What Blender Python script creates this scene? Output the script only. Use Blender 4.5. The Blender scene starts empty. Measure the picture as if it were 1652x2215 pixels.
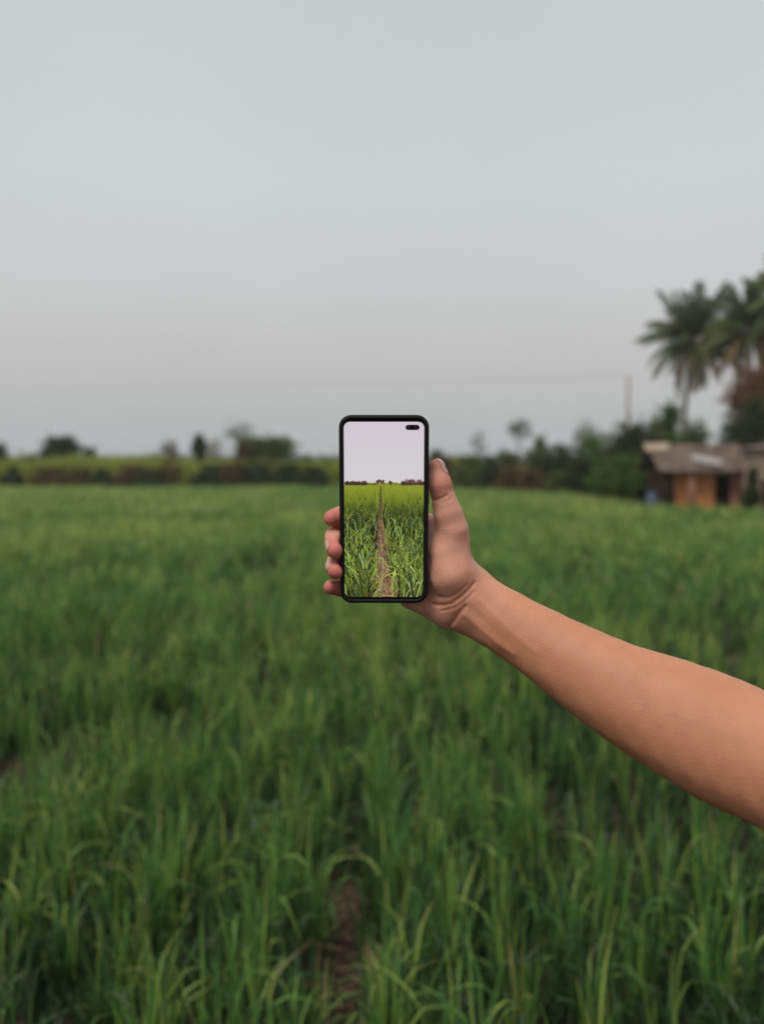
import bpy, math, random
import numpy as np
from mathutils import Vector, Matrix

random.seed(7)
rng = np.random.default_rng(7)
R = math.radians
S = bpy.context.scene
COL = S.collection

# ------------------------------------------------------------------ camera
F = 1663.0                      # focal length in photo pixels (photo taken as 1652 x 2215)
CX, CY, HORIZON = 826.0, 1107.5, 1008.0
CAM_H = 1.6
PITCH = math.atan((CY - HORIZON) / F)
cam_d = bpy.data.cameras.new('camera')
cam = bpy.data.objects.new('camera', cam_d)
COL.objects.link(cam)
cam.location = (0, 0, CAM_H)
cam.rotation_euler = (math.pi / 2 - PITCH, 0, 0)
cam_d.sensor_fit = 'VERTICAL'
cam_d.sensor_height = 34.6
cam_d.lens = F / 2215 * 34.6
cam_d.clip_start = 0.02
cam_d.clip_end = 6000
cam_d.dof.use_dof = True
cam_d.dof.focus_distance = 0.662
cam_d.dof.aperture_fstop = 3.0
S.camera = cam

# ------------------------------------------------------------------ world, sun, exposure
SUN_EL, SUN_AZ = R(60), R(212)   # azimuth clockwise from +Y: behind the camera, a little left
w = bpy.data.worlds.new('World')
S.world = w
w.use_nodes = True
wn, wl = w.node_tree.nodes, w.node_tree.links
wn.clear()
out = wn.new('ShaderNodeOutputWorld')
bg = wn.new('ShaderNodeBackground')
sky = wn.new('ShaderNodeTexSky')
sky.sky_type = 'NISHITA'
sky.sun_disc = False
sky.sun_elevation = SUN_EL
sky.sun_rotation = SUN_AZ
sky.dust_density = 3.0
tc = wn.new('ShaderNodeTexCoord')
sep = wn.new('ShaderNodeSeparateXYZ')
wl.new(tc.outputs['Generated'], sep.inputs[0])
ramp = wn.new('ShaderNodeValToRGB')       # thin high overcast: pale grey deck, warmer low down
wl.new(sep.outputs['Z'], ramp.inputs[0])
cr = ramp.color_ramp
cr.elements[0].position = 0.0
cr.elements[0].color = (0.455, 0.48, 0.49, 1)
cr.elements[1].position = 1.0
cr.elements[1].color = (0.54, 0.605, 0.63, 1)
for pos, c in ((0.06, (0.475, 0.485, 0.485)), (0.13, (0.535, 0.515, 0.51)), (0.22, (0.585, 0.595, 0.59)),
               (0.34, (0.60, 0.63, 0.63)), (0.5, (0.57, 0.605, 0.61))):
    e = cr.elements.new(pos)
    e.color = (*c, 1)
veil = wn.new('ShaderNodeMix')
veil.data_type = 'RGBA'
veil.blend_type = 'MIX'
veil.inputs[0].default_value = 0.93
gain = wn.new('ShaderNodeVectorMath')
gain.operation = 'SCALE'
gain.inputs['Scale'].default_value = 9.75
cn = wn.new('ShaderNodeTexNoise')          # barely visible unevenness of the cloud deck
cn.inputs['Scale'].default_value = 2.2
cn.inputs['Detail'].default_value = 4
wl.new(tc.outputs['Generated'], cn.inputs['Vector'])
cm = wn.new('ShaderNodeMapRange')
cm.inputs['To Min'].default_value = 0.93
cm.inputs['To Max'].default_value = 1.07
wl.new(cn.outputs['Fac'], cm.inputs[0])
cv = wn.new('ShaderNodeVectorMath')
cv.operation = 'SCALE'
wl.new(ramp.outputs[0], cv.inputs[0])
wl.new(cm.outputs[0], cv.inputs['Scale'])
wl.new(cv.outputs[0], gain.inputs[0])
wl.new(sky.outputs[0], veil.inputs[6])
wl.new(gain.outputs[0], veil.inputs[7])
wl.new(veil.outputs[2], bg.inputs[0])
bg.inputs[1].default_value = 0.10
wl.new(bg.outputs[0], out.inputs[0])

sun_d = bpy.data.lights.new('sun', 'SUN')
sun_d.energy = 2.2
sun_d.angle = R(24)
sun_d.color = (1.0, 0.93, 0.86)
sun = bpy.data.objects.new('sun', sun_d)
COL.objects.link(sun)
sdir = Vector((math.sin(SUN_AZ) * math.cos(SUN_EL), math.cos(SUN_AZ) * math.cos(SUN_EL), math.sin(SUN_EL)))
sun.rotation_euler = (-sdir).to_track_quat('-Z', 'Y').to_euler()
sun.location = (0, 0, 60)

S.view_settings.view_transform = 'Standard'
S.view_settings.look = 'None'
S.view_settings.exposure = 0.12
S.view_settings.gamma = 1.0
S.view_settings.use_curve_mapping = False
S.cycles.use_denoising = True
S.cycles.max_bounces = 6
S.cycles.diffuse_bounces = 3
S.cycles.glossy_bounces = 2
S.cycles.transmission_bounces = 3
S.cycles.volume_bounces = 0
S.cycles.caustics_reflective = False
S.cycles.caustics_refractive = False
S.cycles.sample_clamp_indirect = 5.0

# ------------------------------------------------------------------ helpers
def lin(c):
    c = np.asarray(c, float) / 255.0
    return np.where(c <= 0.04045, c / 12.92, ((c + 0.055) / 1.055) ** 2.4)

def link(o, parent=None):
    COL.objects.link(o)
    if parent is not None:
        o.parent = parent
    return o

def tag(o, label=None, cat=None, group=None, kind=None):
    if label: o['label'] = label
    if cat: o['category'] = cat
    if group: o['group'] = group
    if kind: o['kind'] = kind
    return o

def thing(name, label, cat, loc=(0, 0, 0), rotz=0.0, group=None):
    o = bpy.data.objects.new(name, None)
    o.empty_display_size = 0.1
    o.location = loc
    o.rotation_euler = (0, 0, rotz)
    link(o)
    return tag(o, label, cat, group)

def np_mesh(name, verts, faces, mat=None, parent=None, smooth=True, attrs=None):
    """verts (n,3), faces (m,4) or (m,3) arrays of one size"""
    verts = np.ascontiguousarray(verts, np.float32)
    faces = np.ascontiguousarray(faces, np.int32)
    me = bpy.data.meshes.new(name)
    k = faces.shape[1]
    me.vertices.add(len(verts))
    me.vertices.foreach_set('co', verts.ravel())
    me.loops.add(faces.size)
    me.loops.foreach_set('vertex_index', faces.ravel())
    me.polygons.add(len(faces))
    me.polygons.foreach_set('loop_start', np.arange(0, faces.size, k, dtype=np.int32))
    me.polygons.foreach_set('use_smooth', np.full(len(faces), smooth))
    if attrs:
        for an, av in attrs.items():
            av = np.asarray(av, np.float32)
            if av.ndim == 1:
                a = me.attributes.new(an, 'FLOAT', 'POINT')
                a.data.foreach_set('value', av)
            else:
                a = me.attributes.new(an, 'FLOAT_COLOR', 'POINT')
                rgba = np.ones((len(verts), 4), np.float32)
                rgba[:, :3] = av
                a.data.foreach_set('color', rgba.ravel())
    me.update(calc_edges=True)
    me.validate()
    o = bpy.data.objects.new(name, me)
    if mat: me.materials.append(mat)
    return link(o, parent)

class MB:
    """collects pieces of one mesh"""
    def __init__(self):
        self.v, self.f = [], []
    def add(self, vs, fs):
        b = len(self.v)
        self.v.extend([tuple(x) for x in vs])
        self.f.extend([tuple(i + b for i in q) for q in fs])
    def box(self, x0, x1, y0, y1, z0, z1):
        vs = [(x, y, z) for z in (z0, z1) for y in (y0, y1) for x in (x0, x1)]
        self.add(vs, [(0, 2, 3, 1), (4, 5, 7, 6), (0, 1, 5, 4), (2, 6, 7, 3), (0, 4, 6, 2), (1, 3, 7, 5)])
    def tube(self, pts, rad, n=8, cap=True):
        pts = [Vector(p) for p in pts]
        vs, fs = [], []
        m = len(pts)
        ref = None
        for i, p in enumerate(pts):
            d = (pts[min(i + 1, m - 1)] - pts[max(i - 1, 0)]).normalized()
            if ref is None:
                ref = d.orthogonal().normalized()
            ref = (ref - d * ref.dot(d)).normalized()
            bi = d.cross(ref)
            for k in range(n):
                a = 2 * math.pi * k / n
                vs.append(p + (ref * math.cos(a) + bi * math.sin(a)) * rad[i])
        for i in range(m - 1):
            for k in range(n):
                k2 = (k + 1) % n
                fs.append((i * n + k, i * n + k2, (i + 1) * n + k2, (i + 1) * n + k))
        if cap:
            fs.append(tuple(range(n - 1, -1, -1)))
            fs.append(tuple(range((m - 1) * n, m * n)))
        self.add(vs, fs)
    def lathe(self, prof, n=20, c=(0, 0, 0)):
        vs = [(c[0] + r * math.cos(2 * math.pi * k / n), c[1] + r * math.sin(2 * math.pi * k / n), c[2] + z)
              for r, z in prof for k in range(n)]
        fs = [(i * n + k, i * n + (k + 1) % n, (i + 1) * n + (k + 1) % n, (i + 1) * n + k)
              for i in range(len(prof) - 1) for k in range(n)]
        fs.append(tuple(range(n - 1, -1, -1)))
        fs.append(tuple(range((len(prof) - 1) * n, len(prof) * n)))
        self.add(vs, fs)
    def build(self, name, mat, parent=None, smooth=False):
        me = bpy.data.meshes.new(name)
        me.from_pydata(self.v, [], self.f)
        me.update()
        if smooth:
            me.polygons.foreach_set('use_smooth', np.full(len(me.polygons), True))
        me.materials.append(mat)
        return link(bpy.data.objects.new(name, me), parent)

def new_mat(name):
    m = bpy.data.materials.new(name)
    m.use_nodes = True
    nt = m.node_tree
    return m, nt, nt.nodes['Principled BSDF']

def noise_mat(name, c1, c2, scale=8.0, rough=0.85, bump=0.3, bump_scale=40.0, spec=0.3, detail=6.0, stretch=None, dist=0.02):
    m, nt, p = new_mat(name)
    N, L = nt.nodes, nt.links
    t = N.new('ShaderNodeTexCoord')
    src = t.outputs['Object']
    if stretch:
        mp = N.new('ShaderNodeMapping')
        mp.inputs['Scale'].default_value = stretch
        L.new(src, mp.inputs[0]); src = mp.outputs[0]
    n = N.new('ShaderNodeTexNoise')
    n.inputs['Scale'].default_value = scale
    n.inputs['Detail'].default_value = detail
    L.new(src, n.inputs['Vector'])
    r = N.new('ShaderNodeValToRGB')
    r.color_ramp.elements[0].position = 0.35; r.color_ramp.elements[0].color = (*c1, 1)
    r.color_ramp.elements[1].position = 0.65; r.color_ramp.elements[1].color = (*c2, 1)
    L.new(n.outputs['Fac'], r.inputs[0])
    L.new(r.outputs[0], p.inputs['Base Color'])
    p.inputs['Roughness'].default_value = rough
    p.inputs['Specular IOR Level'].default_value = spec
    if bump:
        n2 = N.new('ShaderNodeTexNoise')
        n2.inputs['Scale'].default_value = bump_scale
        n2.inputs['Detail'].default_value = 5
        L.new(src, n2.inputs['Vector'])
        b = N.new('ShaderNodeBump')
        b.inputs['Strength'].default_value = bump
        b.inputs['Distance'].default_value = dist
        L.new(n2.outputs['Fac'], b.inputs['Height'])
        L.new(b.outputs[0], p.inputs['Normal'])
    return m

def leaf_mat(name, colours, trans=0.35, rough=0.7, spec=0.12):
    """leaf colour runs through `colours` by the per-leaf attribute 'tone'"""
    m, nt, p = new_mat(name)
    N, L = nt.nodes, nt.links
    a = N.new('ShaderNodeAttribute'); a.attribute_name = 'tone'
    r = N.new('ShaderNodeValToRGB')
    el = r.color_ramp.elements
    while len(el) < len(colours): el.new(0.5)
    for i, c in enumerate(colours):
        el[i].position = i / (len(colours) - 1)
        el[i].color = (*c, 1)
    L.new(a.outputs['Fac'], r.inputs[0])
    L.new(r.outputs[0], p.inputs['Base Color'])
    p.inputs['Roughness'].default_value = rough
    p.inputs['Specular IOR Level'].default_value = spec
    tr = N.new('ShaderNodeBsdfTranslucent')
    L.new(r.outputs[0], tr.inputs['Color'])
    mix = N.new('ShaderNodeMixShader')
    mix.inputs[0].default_value = trans
    L.new(p.outputs[0], mix.inputs[1]); L.new(tr.outputs[0], mix.inputs[2])
    L.new(mix.outputs[0], N['Material Output'].inputs['Surface'])
    return m

CR, CU, CB = np.array([1., 0, 0]), np.array([0, math.sin(PITCH), math.cos(PITCH)]), np.array([0, -math.cos(PITCH), math.sin(PITCH)])
CO = np.array([0, 0, CAM_H])
def cam2world(p):
    p = np.asarray(p, float)
    return CO + p[..., 0:1] * CR + p[..., 1:2] * CU + p[..., 2:3] * CB
def gx(px, D): return (px - CX) / F * D               # world x of a photo column at distance D
def gz(py, D): return CAM_H + (HORIZON - py) / F * D  # world height of a photo row at distance D

# ------------------------------------------------------------------ the setting: ground
m_soil = noise_mat('soil', (0.026, 0.018, 0.014), (0.068, 0.045, 0.034), 14, 0.95, 0.8, 60, 0.1, dist=0.015)
def height_patch(name, xs, ys, fn, mat):
    X, Y = np.meshgrid(xs, ys)
    Z = fn(X, Y)
    nx, ny = len(xs), len(ys)
    i = np.arange(nx * ny).reshape(ny, nx)
    f = np.stack([i[:-1, :-1], i[:-1, 1:], i[1:, 1:], i[1:, :-1]], -1).reshape(-1, 4)
    return np_mesh(name, np.stack([X, Y, Z], -1).reshape(-1, 3), f, mat)
xs = np.concatenate([[-2500, -600, -150, -60], np.arange(-30, -4, 1.0), np.arange(-4, 4, 0.05), np.arange(4, 31, 1.0), [60, 150, 600, 2500]])
ys = np.concatenate([[-600, -100, -20], np.arange(-3, 0, 0.5), np.arange(0, 8, 0.05), np.arange(8, 60, 1.0), [80, 150, 400, 1200, 4000]])
FURROW = -0.130
def ground_h(X, Y):
    near = np.exp(-(Y / 9) ** 2)
    rel = np.sin(X * 9.1 + 1.3 * np.sin(Y * 2.3)) * 0.012 + np.sin(Y * 14 + X * 7) * 0.006
    fx = X - FURROW - 0.025 * np.sin(Y * 0.9)
    return near * (rel - 0.06 * np.exp(-(fx / 0.13) ** 2)) - 0.0
gr = height_patch('ground', xs, ys, ground_h, m_soil)
tag(gr, 'brown bare soil under the green crop', 'ground', kind='structure')

# ------------------------------------------------------------------ the crop
def blades(base, az, L, W, th0, bend, kink_at, kink, segs, tone, twist, tipdry):
    """ribbons; all args (n,) arrays, base (n,3). returns verts, faces, tone"""
    n = len(L)
    s = np.linspace(0, 1, segs + 1)
    th = th0[:, None] + bend[:, None] * s[None] ** 1.7 + kink[:, None] / (1 + np.exp(-(s[None] - kink_at[:, None]) * 26))
    thm = 0.5 * (th[:, 1:] + th[:, :-1])
    ds = (L / segs)[:, None]
    h = np.concatenate([np.zeros((n, 1)), np.cumsum(np.sin(thm) * ds, 1)], 1)
    v = np.concatenate([np.zeros((n, 1)), np.cumsum(np.cos(thm) * ds, 1)], 1)
    ca, sa = np.cos(az)[:, None], np.sin(az)[:, None]
    wob = 0.035 * L[:, None] * np.sin(3.1 * s[None] + twist[:, None] * 5)
    cx = base[:, 0:1] + ca * h - sa * wob
    cy = base[:, 1:2] + sa * h + ca * wob
    cz = base[:, 2:3] + v
    prof = np.where(s < 0.3, 0.55 + 1.5 * s, 1.0) * np.clip((1 - s) * 2.6, 0.06, 1) ** 0.8
    ww = W[:, None] * prof[None] * 0.5
    ta = az[:, None] + math.pi / 2 + twist[:, None] * (0.4 + s[None])
    ox, oy = np.cos(ta) * ww, np.sin(ta) * ww
    oz = 0.35 * ww * np.sin(twist[:, None] * 3)
    V = np.empty((n, segs + 1, 2, 3), np.float32)
    V[:, :, 0] = np.stack([cx - ox, cy - oy, cz - oz], -1)
    V[:, :, 1] = np.stack([cx + ox, cy + oy, cz + oz], -1)
    T = tone[:, None] + (tipdry[:, None] * np.clip(s[None] - 0.55, 0, 1) * 2.2)
    T = np.repeat(np.clip(T, 0, 1)[:, :, None], 2, 2)
    i = np.arange(n)[:, None] * (segs + 1) * 2 + np.arange(segs)[None] * 2
    Fq = np.stack([i, i + 1, i + 3, i + 2], -1).reshape(-1, 4)
    return V.reshape(-1, 3), Fq, T.reshape(-1)

def field_edge(y):
    return np.interp(y, [0, 21, 23.3, 23.6, 33, 45.5], [12, 12, 11.6, 8.7, 8.6, 2.8])

def vnoise(x, y, seed):
    g = np.random.default_rng(seed).random((64, 64))
    xi, yi = np.floor(x).astype(int), np.floor(y).astype(int)
    fx, fy = x - xi, y - yi
    fx, fy = fx * fx * (3 - 2 * fx), fy * fy * (3 - 2 * fy)
    a, b, c, d = g[xi % 64, yi % 64], g[(xi + 1) % 64, yi % 64], g[xi % 64, (yi + 1) % 64], g[(xi + 1) % 64, (yi + 1) % 64]
    return (a * (1 - fx) + b * fx) * (1 - fy) + (c * (1 - fx) + d * fx) * fy

CROP_V, CROP_F, CROP_T = [], [], []
def sow(y0, y1, per_m2, nb, segs, wmul, spread, lmul=1.0, under=False):
    half = 0.58 * y1 + 1.3
    N = int(2 * half * (y1 - y0) * per_m2)
    x = rng.uniform(-half, half, N); y = rng.uniform(y0, y1, N)
    # sown in rows running away from the camera
    row = 0.19
    x = np.round(x / row) * row + rng.normal(0, 0.035, N)
    ok = (np.abs(x) < 0.58 * y + 1.3) & (x < field_edge(y)) & (y < 45.5 + rng.normal(0, .2, N))
    fx = x - FURROW - 0.025 * np.sin(y * 0.9)
    ok &= (np.abs(fx) > np.interp(y, [0, 1.9, 2.2, 3.1, 4.0, 9], [.075, .08, .098, .09, .035, .012])) | (rng.random(N) < 0.04)
    dens = vnoise(x * 2.2, y * 1.6, 3)
    ok &= rng.random(N) < np.interp(y, [0, 4, 9], [-.22, -.15, -.05]) + 1.6 * dens + 0.7 * np.exp(-(fx / .40) ** 2)
    x, y = x[ok], y[ok]
    n = len(x)
    ph = 0.86 + 0.3 * vnoise(x * 0.9, y * 0.7, 5) - 0.08 * np.exp(-(y / 2.0) ** 2)
    pt = vnoise(x * 0.5, y * 0.35, 9)
    az0 = rng.uniform(0, 6.283, n)
    X = np.repeat(x, nb); Y = np.repeat(y, nb); PH = np.repeat(ph, nb); PT = np.repeat(pt, nb)
    m = n * nb
    r = spread * np.sqrt(rng.random(m)); a = rng.uniform(0, 6.283, m)
    bx, by = X + r * np.cos(a), Y + r * np.sin(a)
    base = np.stack([bx, by, ground_h(bx, by) - 0.01], -1)
    az = a + rng.normal(0, 0.9, m)
    L = PH * np.interp(Y, [1.5, 5], [.90, 1.0]) * rng.uniform(0.20, 0.50, m) * lmul
    W = rng.uniform(0.0035, 0.0095, m) * wmul
    th0 = np.abs(rng.normal(0.04, 0.13, m))
    bend = np.abs(rng.normal(0.08, np.interp(Y, [2, 6], [.16, .30]), m)) + 0.4 * np.clip((Y - 5) / 10, 0, 1)
    kink = np.where(rng.random(m) < np.interp(Y, [2, 6], [.5, .34]), rng.uniform(0.4, 2.2, m), 0)
    kat = rng.uniform(0.62, 0.94, m)
    tone = np.clip(-0.05 + 0.13 * np.clip((Y - 3) / 22, 0, 1) + 0.38 * PT + rng.normal(0.04, 0.19, m), 0, 0.8)  # tone rises with distance: near shade painted into colour, far crop yellower
    dry = np.where(rng.random(m) < 0.45, rng.uniform(0.10, 0.62, m), 0)
    tone = .2 + .8 * np.where(rng.random(m) < 0.012, 0.97, tone)
    if under:  # low blades coloured very dark, painting deep shade into the gaps
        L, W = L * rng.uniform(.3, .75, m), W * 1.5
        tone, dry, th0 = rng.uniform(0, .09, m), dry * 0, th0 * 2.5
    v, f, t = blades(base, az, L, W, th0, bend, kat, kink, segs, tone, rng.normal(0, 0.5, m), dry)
    off = sum(len(q) for q in CROP_V)
    CROP_V.append(v); CROP_F.append(f + off); CROP_T.append(t)
    return m
n1 = sow(0.45, 3.4, 70, 17, 10, 0.76, 0.034)
n2 = sow(3.4, 8, 52, 18, 7, 0.98, 0.042)
n3 = sow(8, 19, 36, 16, 4, 1.9, 0.07)
n4 = sow(19, 46, 26, 9, 3, 2.8, 0.09, 1.27)
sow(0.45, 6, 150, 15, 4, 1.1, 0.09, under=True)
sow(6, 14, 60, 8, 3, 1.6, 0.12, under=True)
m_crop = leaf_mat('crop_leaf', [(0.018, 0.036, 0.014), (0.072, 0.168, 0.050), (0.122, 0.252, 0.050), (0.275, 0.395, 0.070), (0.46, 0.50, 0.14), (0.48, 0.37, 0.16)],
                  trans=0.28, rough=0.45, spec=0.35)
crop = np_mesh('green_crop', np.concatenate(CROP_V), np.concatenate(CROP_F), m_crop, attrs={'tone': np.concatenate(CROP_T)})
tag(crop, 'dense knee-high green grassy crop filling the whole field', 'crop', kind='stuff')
print('blades', n1, n2, n3, n4)

# dry straw lying in the furrow
m_straw = leaf_mat('straw', [(0.15, 0.10, 0.06), (0.32, 0.23, 0.13)], trans=0.15)
m = 1700
sy = rng.uniform(0.8, 9, m) ; sx = FURROW + 0.025 * np.sin(sy * 0.9) + rng.normal(0, 0.09, m)
wide = rng.random(m) < 0.4
sx = np.where(wide, rng.uniform(-3, 3, m), sx)
v, f, t = blades(np.stack([sx, sy, ground_h(sx, sy) + rng.uniform(0.004, 0.03, m)], -1), rng.uniform(0, 6.28, m), rng.uniform(0.06, 0.22, m),
                 rng.uniform(0.003, 0.007, m), rng.uniform(1.3, 1.6, m), rng.normal(0, 0.25, m), np.full(m, .5), np.zeros(m), 4,
                 rng.random(m), rng.normal(0, 1, m), np.zeros(m))
tag(np_mesh('dry_straw', v, f, m_straw, attrs={'tone': t}), 'pale dry straw scattered on the soil of the furrow', 'straw', kind='stuff')

# ------------------------------------------------------------------ vegetation beyond the field
LEAF = {
    'dark':  leaf_mat('leaf_dark', [(0.026, 0.038, 0.014), (0.062, 0.082, 0.024)], 0.25),
    'olive': leaf_mat('leaf_olive', [(0.065, 0.084, 0.026), (0.138, 0.167, 0.046)], 0.3),
    'green': leaf_mat('leaf_green', [(0.051, 0.090, 0.023), (0.123, 0.196, 0.043)], 0.3),
    'brown': leaf_mat('leaf_brown', [(0.065, 0.046, 0.020), (0.150, 0.110, 0.044)], 0.25),
    'rust':  leaf_mat('leaf_rust', [(0.11, 0.052, 0.030), (0.26, 0.14, 0.085)], 0.3),
    'yellow': leaf_mat('leaf_yellow', [(0.123, 0.167, 0.038), (0.275, 0.319, 0.072)], 0.35),
    'palm':  leaf_mat('palm_leaf', [(0.041, 0.061, 0.026), (0.094, 0.123, 0.041), (0.232, 0.167, 0.058), (0.348, 0.217, 0.087)], 0.25, 0.45),
}
m_bark = noise_mat('bark', (0.07, 0.055, 0.042), (0.17, 0.135, 0.105), 9, 0.95, 0.8, 30, 0.1, stretch=(3, 3, 0.6))
m_palm_bark = noise_mat('palm_bark', (0.16, 0.125, 0.105), (0.30, 0.25, 0.215), 6, 0.95, 0.8, 22, 0.1, stretch=(0.6, 0.6, 5))

def leaf_cloud(blobs, n, size, keep=0.75, seed=0):
    """many small folded leaves spread through lumpy blobs; returns V, F(quads), tone"""
    g = np.random.default_rng(seed)
    vol = np.array([b[1][0] * b[1][1] * b[1][2] for b in blobs]) ** 0.67
    pick = g.choice(len(blobs), n, p=vol / vol.sum())
    c = np.array([b[0] for b in blobs])[pick]; rr = np.array([b[1] for b in blobs])[pick]
    d = g.normal(size=(n, 3)); d /= np.linalg.norm(d, axis=1, keepdims=True)
    lump = 0.80 + 0.32 * np.sin(d[:, 0] * 5 + pick * 1.7) * np.sin(d[:, 1] * 5.3 + pick) + 0.22 * np.sin(d[:, 2] * 7 + pick * 2.1)
    rad = (g.random(n) ** 0.45) * lump
    p = c + d * rr * rad[:, None]
    clump = np.sin(p[:, 0] * 5.1 / size / 6) + np.sin(p[:, 1] * 4.7 / size / 6 + 1) + np.sin(p[:, 2] * 5.6 / size / 6 + 2)
    ok = (clump > -1.1) | (g.random(n) < keep)
    ok &= p[:, 2] > 0.02
    p, clump, pick = p[ok], clump[ok], pick[ok]
    n = len(p)
    u = g.normal(size=(n, 3)); u /= np.linalg.norm(u, axis=1, keepdims=True)
    q = g.normal(size=(n, 3)); v = np.cross(u, q); v /= np.linalg.norm(v, axis=1, keepdims=True)
    nn = np.cross(u, v)
    s = size * g.uniform(0.6, 1.4, n)[:, None]
    V = np.stack([p - u * s, p + v * s * .38 + nn * s * .12, p + u * s, p - v * s * .38 + nn * s * .12], 1).reshape(-1, 3)
    tone = np.clip(0.5 + 0.12 * clump + g.normal(0, 0.22, n), 0, 1)
    return V, np.arange(4 * n).reshape(-1, 4), np.repeat(tone, 4)

def limbs(mb, h0, top, spread, r0, n=6, g=None, lean=0.0, twigs=0):
    """tapered trunk with limbs; twigs adds fine bare branches"""
    tip = Vector((lean, 0, top * 0.75))
    mid = Vector((lean * .3 + g.uniform(-.06, .06) * top, g.uniform(-.05, .05) * top, top * 0.4))
    mb.tube([(0, 0, -0.15), (mid.x * .4, mid.y * .4, top * .18), mid, tip], [r0 * 1.25, r0, r0 * .75, r0 * .28], 7)
    for k in range(n):
        a = 2.4 * k + g.uniform(-.4, .4)
        s = mid.lerp(tip, g.uniform(0.0, 0.8)) if h0 > 0.2 * top else Vector((0, 0, top * g.uniform(.1, .5)))
        e = Vector((s.x + math.cos(a) * spread * g.uniform(.5, .95), s.y + math.sin(a) * spread * g.uniform(.5, .95), top * g.uniform(.72, 1.0)))
        m1 = s.lerp(e, .5) + Vector((0, 0, -0.06 * top))
        mb.tube([s, m1, e], [r0 * .5, r0 * .3, r0 * .1], 5)
        for t in range(twigs):
            b = m1.lerp(e, g.uniform(0, 1))
            v = Vector((g.uniform(-1, 1), g.uniform(-1, 1), g.uniform(.2, 1.2))).normalized() * spread * g.uniform(.3, .6)
            c2 = b + v * .5 + Vector((g.uniform(-.1, .1), g.uniform(-.1, .1), 0)) * spread
            mb.tube([b, c2, b + v], [r0 * .13, r0 * .09, r0 * .04], 4, False)
            for q in range(3):
                v2 = Vector((g.uniform(-1, 1), g.uniform(-1, 1), g.uniform(0, 1))).normalized() * spread * g.uniform(.15, .35)
                mb.tube([c2, c2 + v2], [r0 * .07, r0 * .03], 3, False)

SEED = [100]
def plant(name, label, cat, px, D, top, wpx, leaf, n=2600, low=0.12, size=None, depth=None, group=None, flat=False,
          trunk=0.0, twigs=0, sparse=1.0, shape='round', lean=0):
    """px column, D distance, top row of the crown, crown width in photo pixels; low = where the leaves start (part of height)"""
    SEED[0] += 1
    g = random.Random(SEED[0])
    x = gx(px, D); H = gz(top - 4, D); W = (1.18 if D < 46 or D > 47.6 else 1.40) * wpx / F * D
    t = thing(name, label, cat, (x, D, 0), 0, group)
    z0 = low * H
    ch = (H - z0)
    blobs = []
    nb = 7 if shape != 'column' else 5
    for k in range(nb):
        a = k * 2.399 + g.uniform(-.5, .5)
        rr = W * 0.5 * (0.62 if k else 0.0) * g.uniform(.7, 1.0)
        if shape == 'column': rr *= .5
        zc = z0 + ch * (0.30 + 0.42 * ((k * 0.618) % 1.0)) if cat == 'tree' or k == 0 else z0 + ch * (0.20 + 0.30 * g.random())
        r = W * 0.5 * g.uniform(.40, .62)
        rz = min(ch * g.uniform(.24, .34), r * 1.6) if shape != 'column' else ch * .28
        blobs.append(((rr * math.cos(a), (depth or 1.0) * rr * math.sin(a), zc), (r, r * (depth or 1.0), rz)))
    if shape == 'box':
        for bx in (-.30, 0, .30):
            blobs.append(((bx * W, 0, H - ch * .26), (W * .26, W * .28, ch * .26)))
    blobs.append(((0, 0, z0 + ch * .52), (W * .40, W * .40 * (depth or 1), ch * .48)))
    blobs.append(((g.uniform(-.1, .1) * W, 0, H - ch * .24), (W * .30, W * .30, ch * .24)))
    sz = size or min(.16, max(0.05, 0.0025 * D)) * (1 if D < 80 else 1.8)
    V, Fq, T = leaf_cloud(blobs, int(1.9 * n * sparse), sz, 0.35, SEED[0])
    mb = MB()
    limbs(mb, z0, H * .92, W * .42, trunk or max(0.03, 0.028 * H), 7, g, lean, twigs)
    stem = 'trunk' if cat == 'tree' else 'stem'
    mb.build(stem, m_bark, t, True)
    if sparse > 0:
        np_mesh('crown' if cat == 'tree' else 'foliage', V, Fq, LEAF[leaf], t, False, {'tone': T})
    return t

HB = 'bushes and trees along the far field edge'
HR = 'bushes along the right field edge'
# left, behind the far edge
plant('tree', 'dark rounded tree standing alone above the hedge at far left', 'tree', 133, 54, 942, 88, 'dark', 3200, .25)
plant('bush', 'small dark bush just right of the dark rounded tree at far left', 'bush', 196, 53, 968, 50, 'dark', 1200, .3)
plant('bush', 'dark bush cut by the left edge of the photo', 'bush', -2, 52, 958, 62, 'dark', 2000, .2)
plant('bush', 'low yellowish bush in the hedge, left of the dark rounded tree', 'bush', 62, 51, 982, 60, 'yellow', 1400, .1)
plant('shrub', 'small dark shrub at the hedge foot near the left edge', 'shrub', 27, 47.2, 1009, 34, 'dark', 800, .1)
plant('shrub', 'dry brownish shrub at the hedge foot below the dark rounded tree', 'shrub', 118, 47.4, 1012, 86, 'brown', 1500, .1)
plant('shrub', 'reddish brown shrub at the hedge foot, right of the dark rounded tree', 'shrub', 172, 47.4, 1014, 66, 'brown', 1200, .1)
plant('shrub', 'small dark green shrub between two brown shrubs at the hedge foot', 'shrub', 222, 47.2, 1013, 40, 'dark', 800, .1)
plant('shrub', 'wide brown shrub at the hedge foot with green cane above', 'shrub', 292, 47.4, 1007, 90, 'brown', 1600, .1)
plant('shrub', 'dull brown shrub right of the wide brown shrub at the hedge foot', 'shrub', 345, 47.4, 1012, 70, 'brown', 1300, .1)
plant('bare_tree', 'thin brown leafless tree left of the slim dark tree', 'tree', 368, 55, 950, 44, 'brown', 400, .45, trunk=.04, twigs=5, sparse=.4)
plant('bush', 'brown bush under the thin leafless tree', 'bush', 374, 49, 992, 50, 'brown', 1300, .1)
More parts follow.
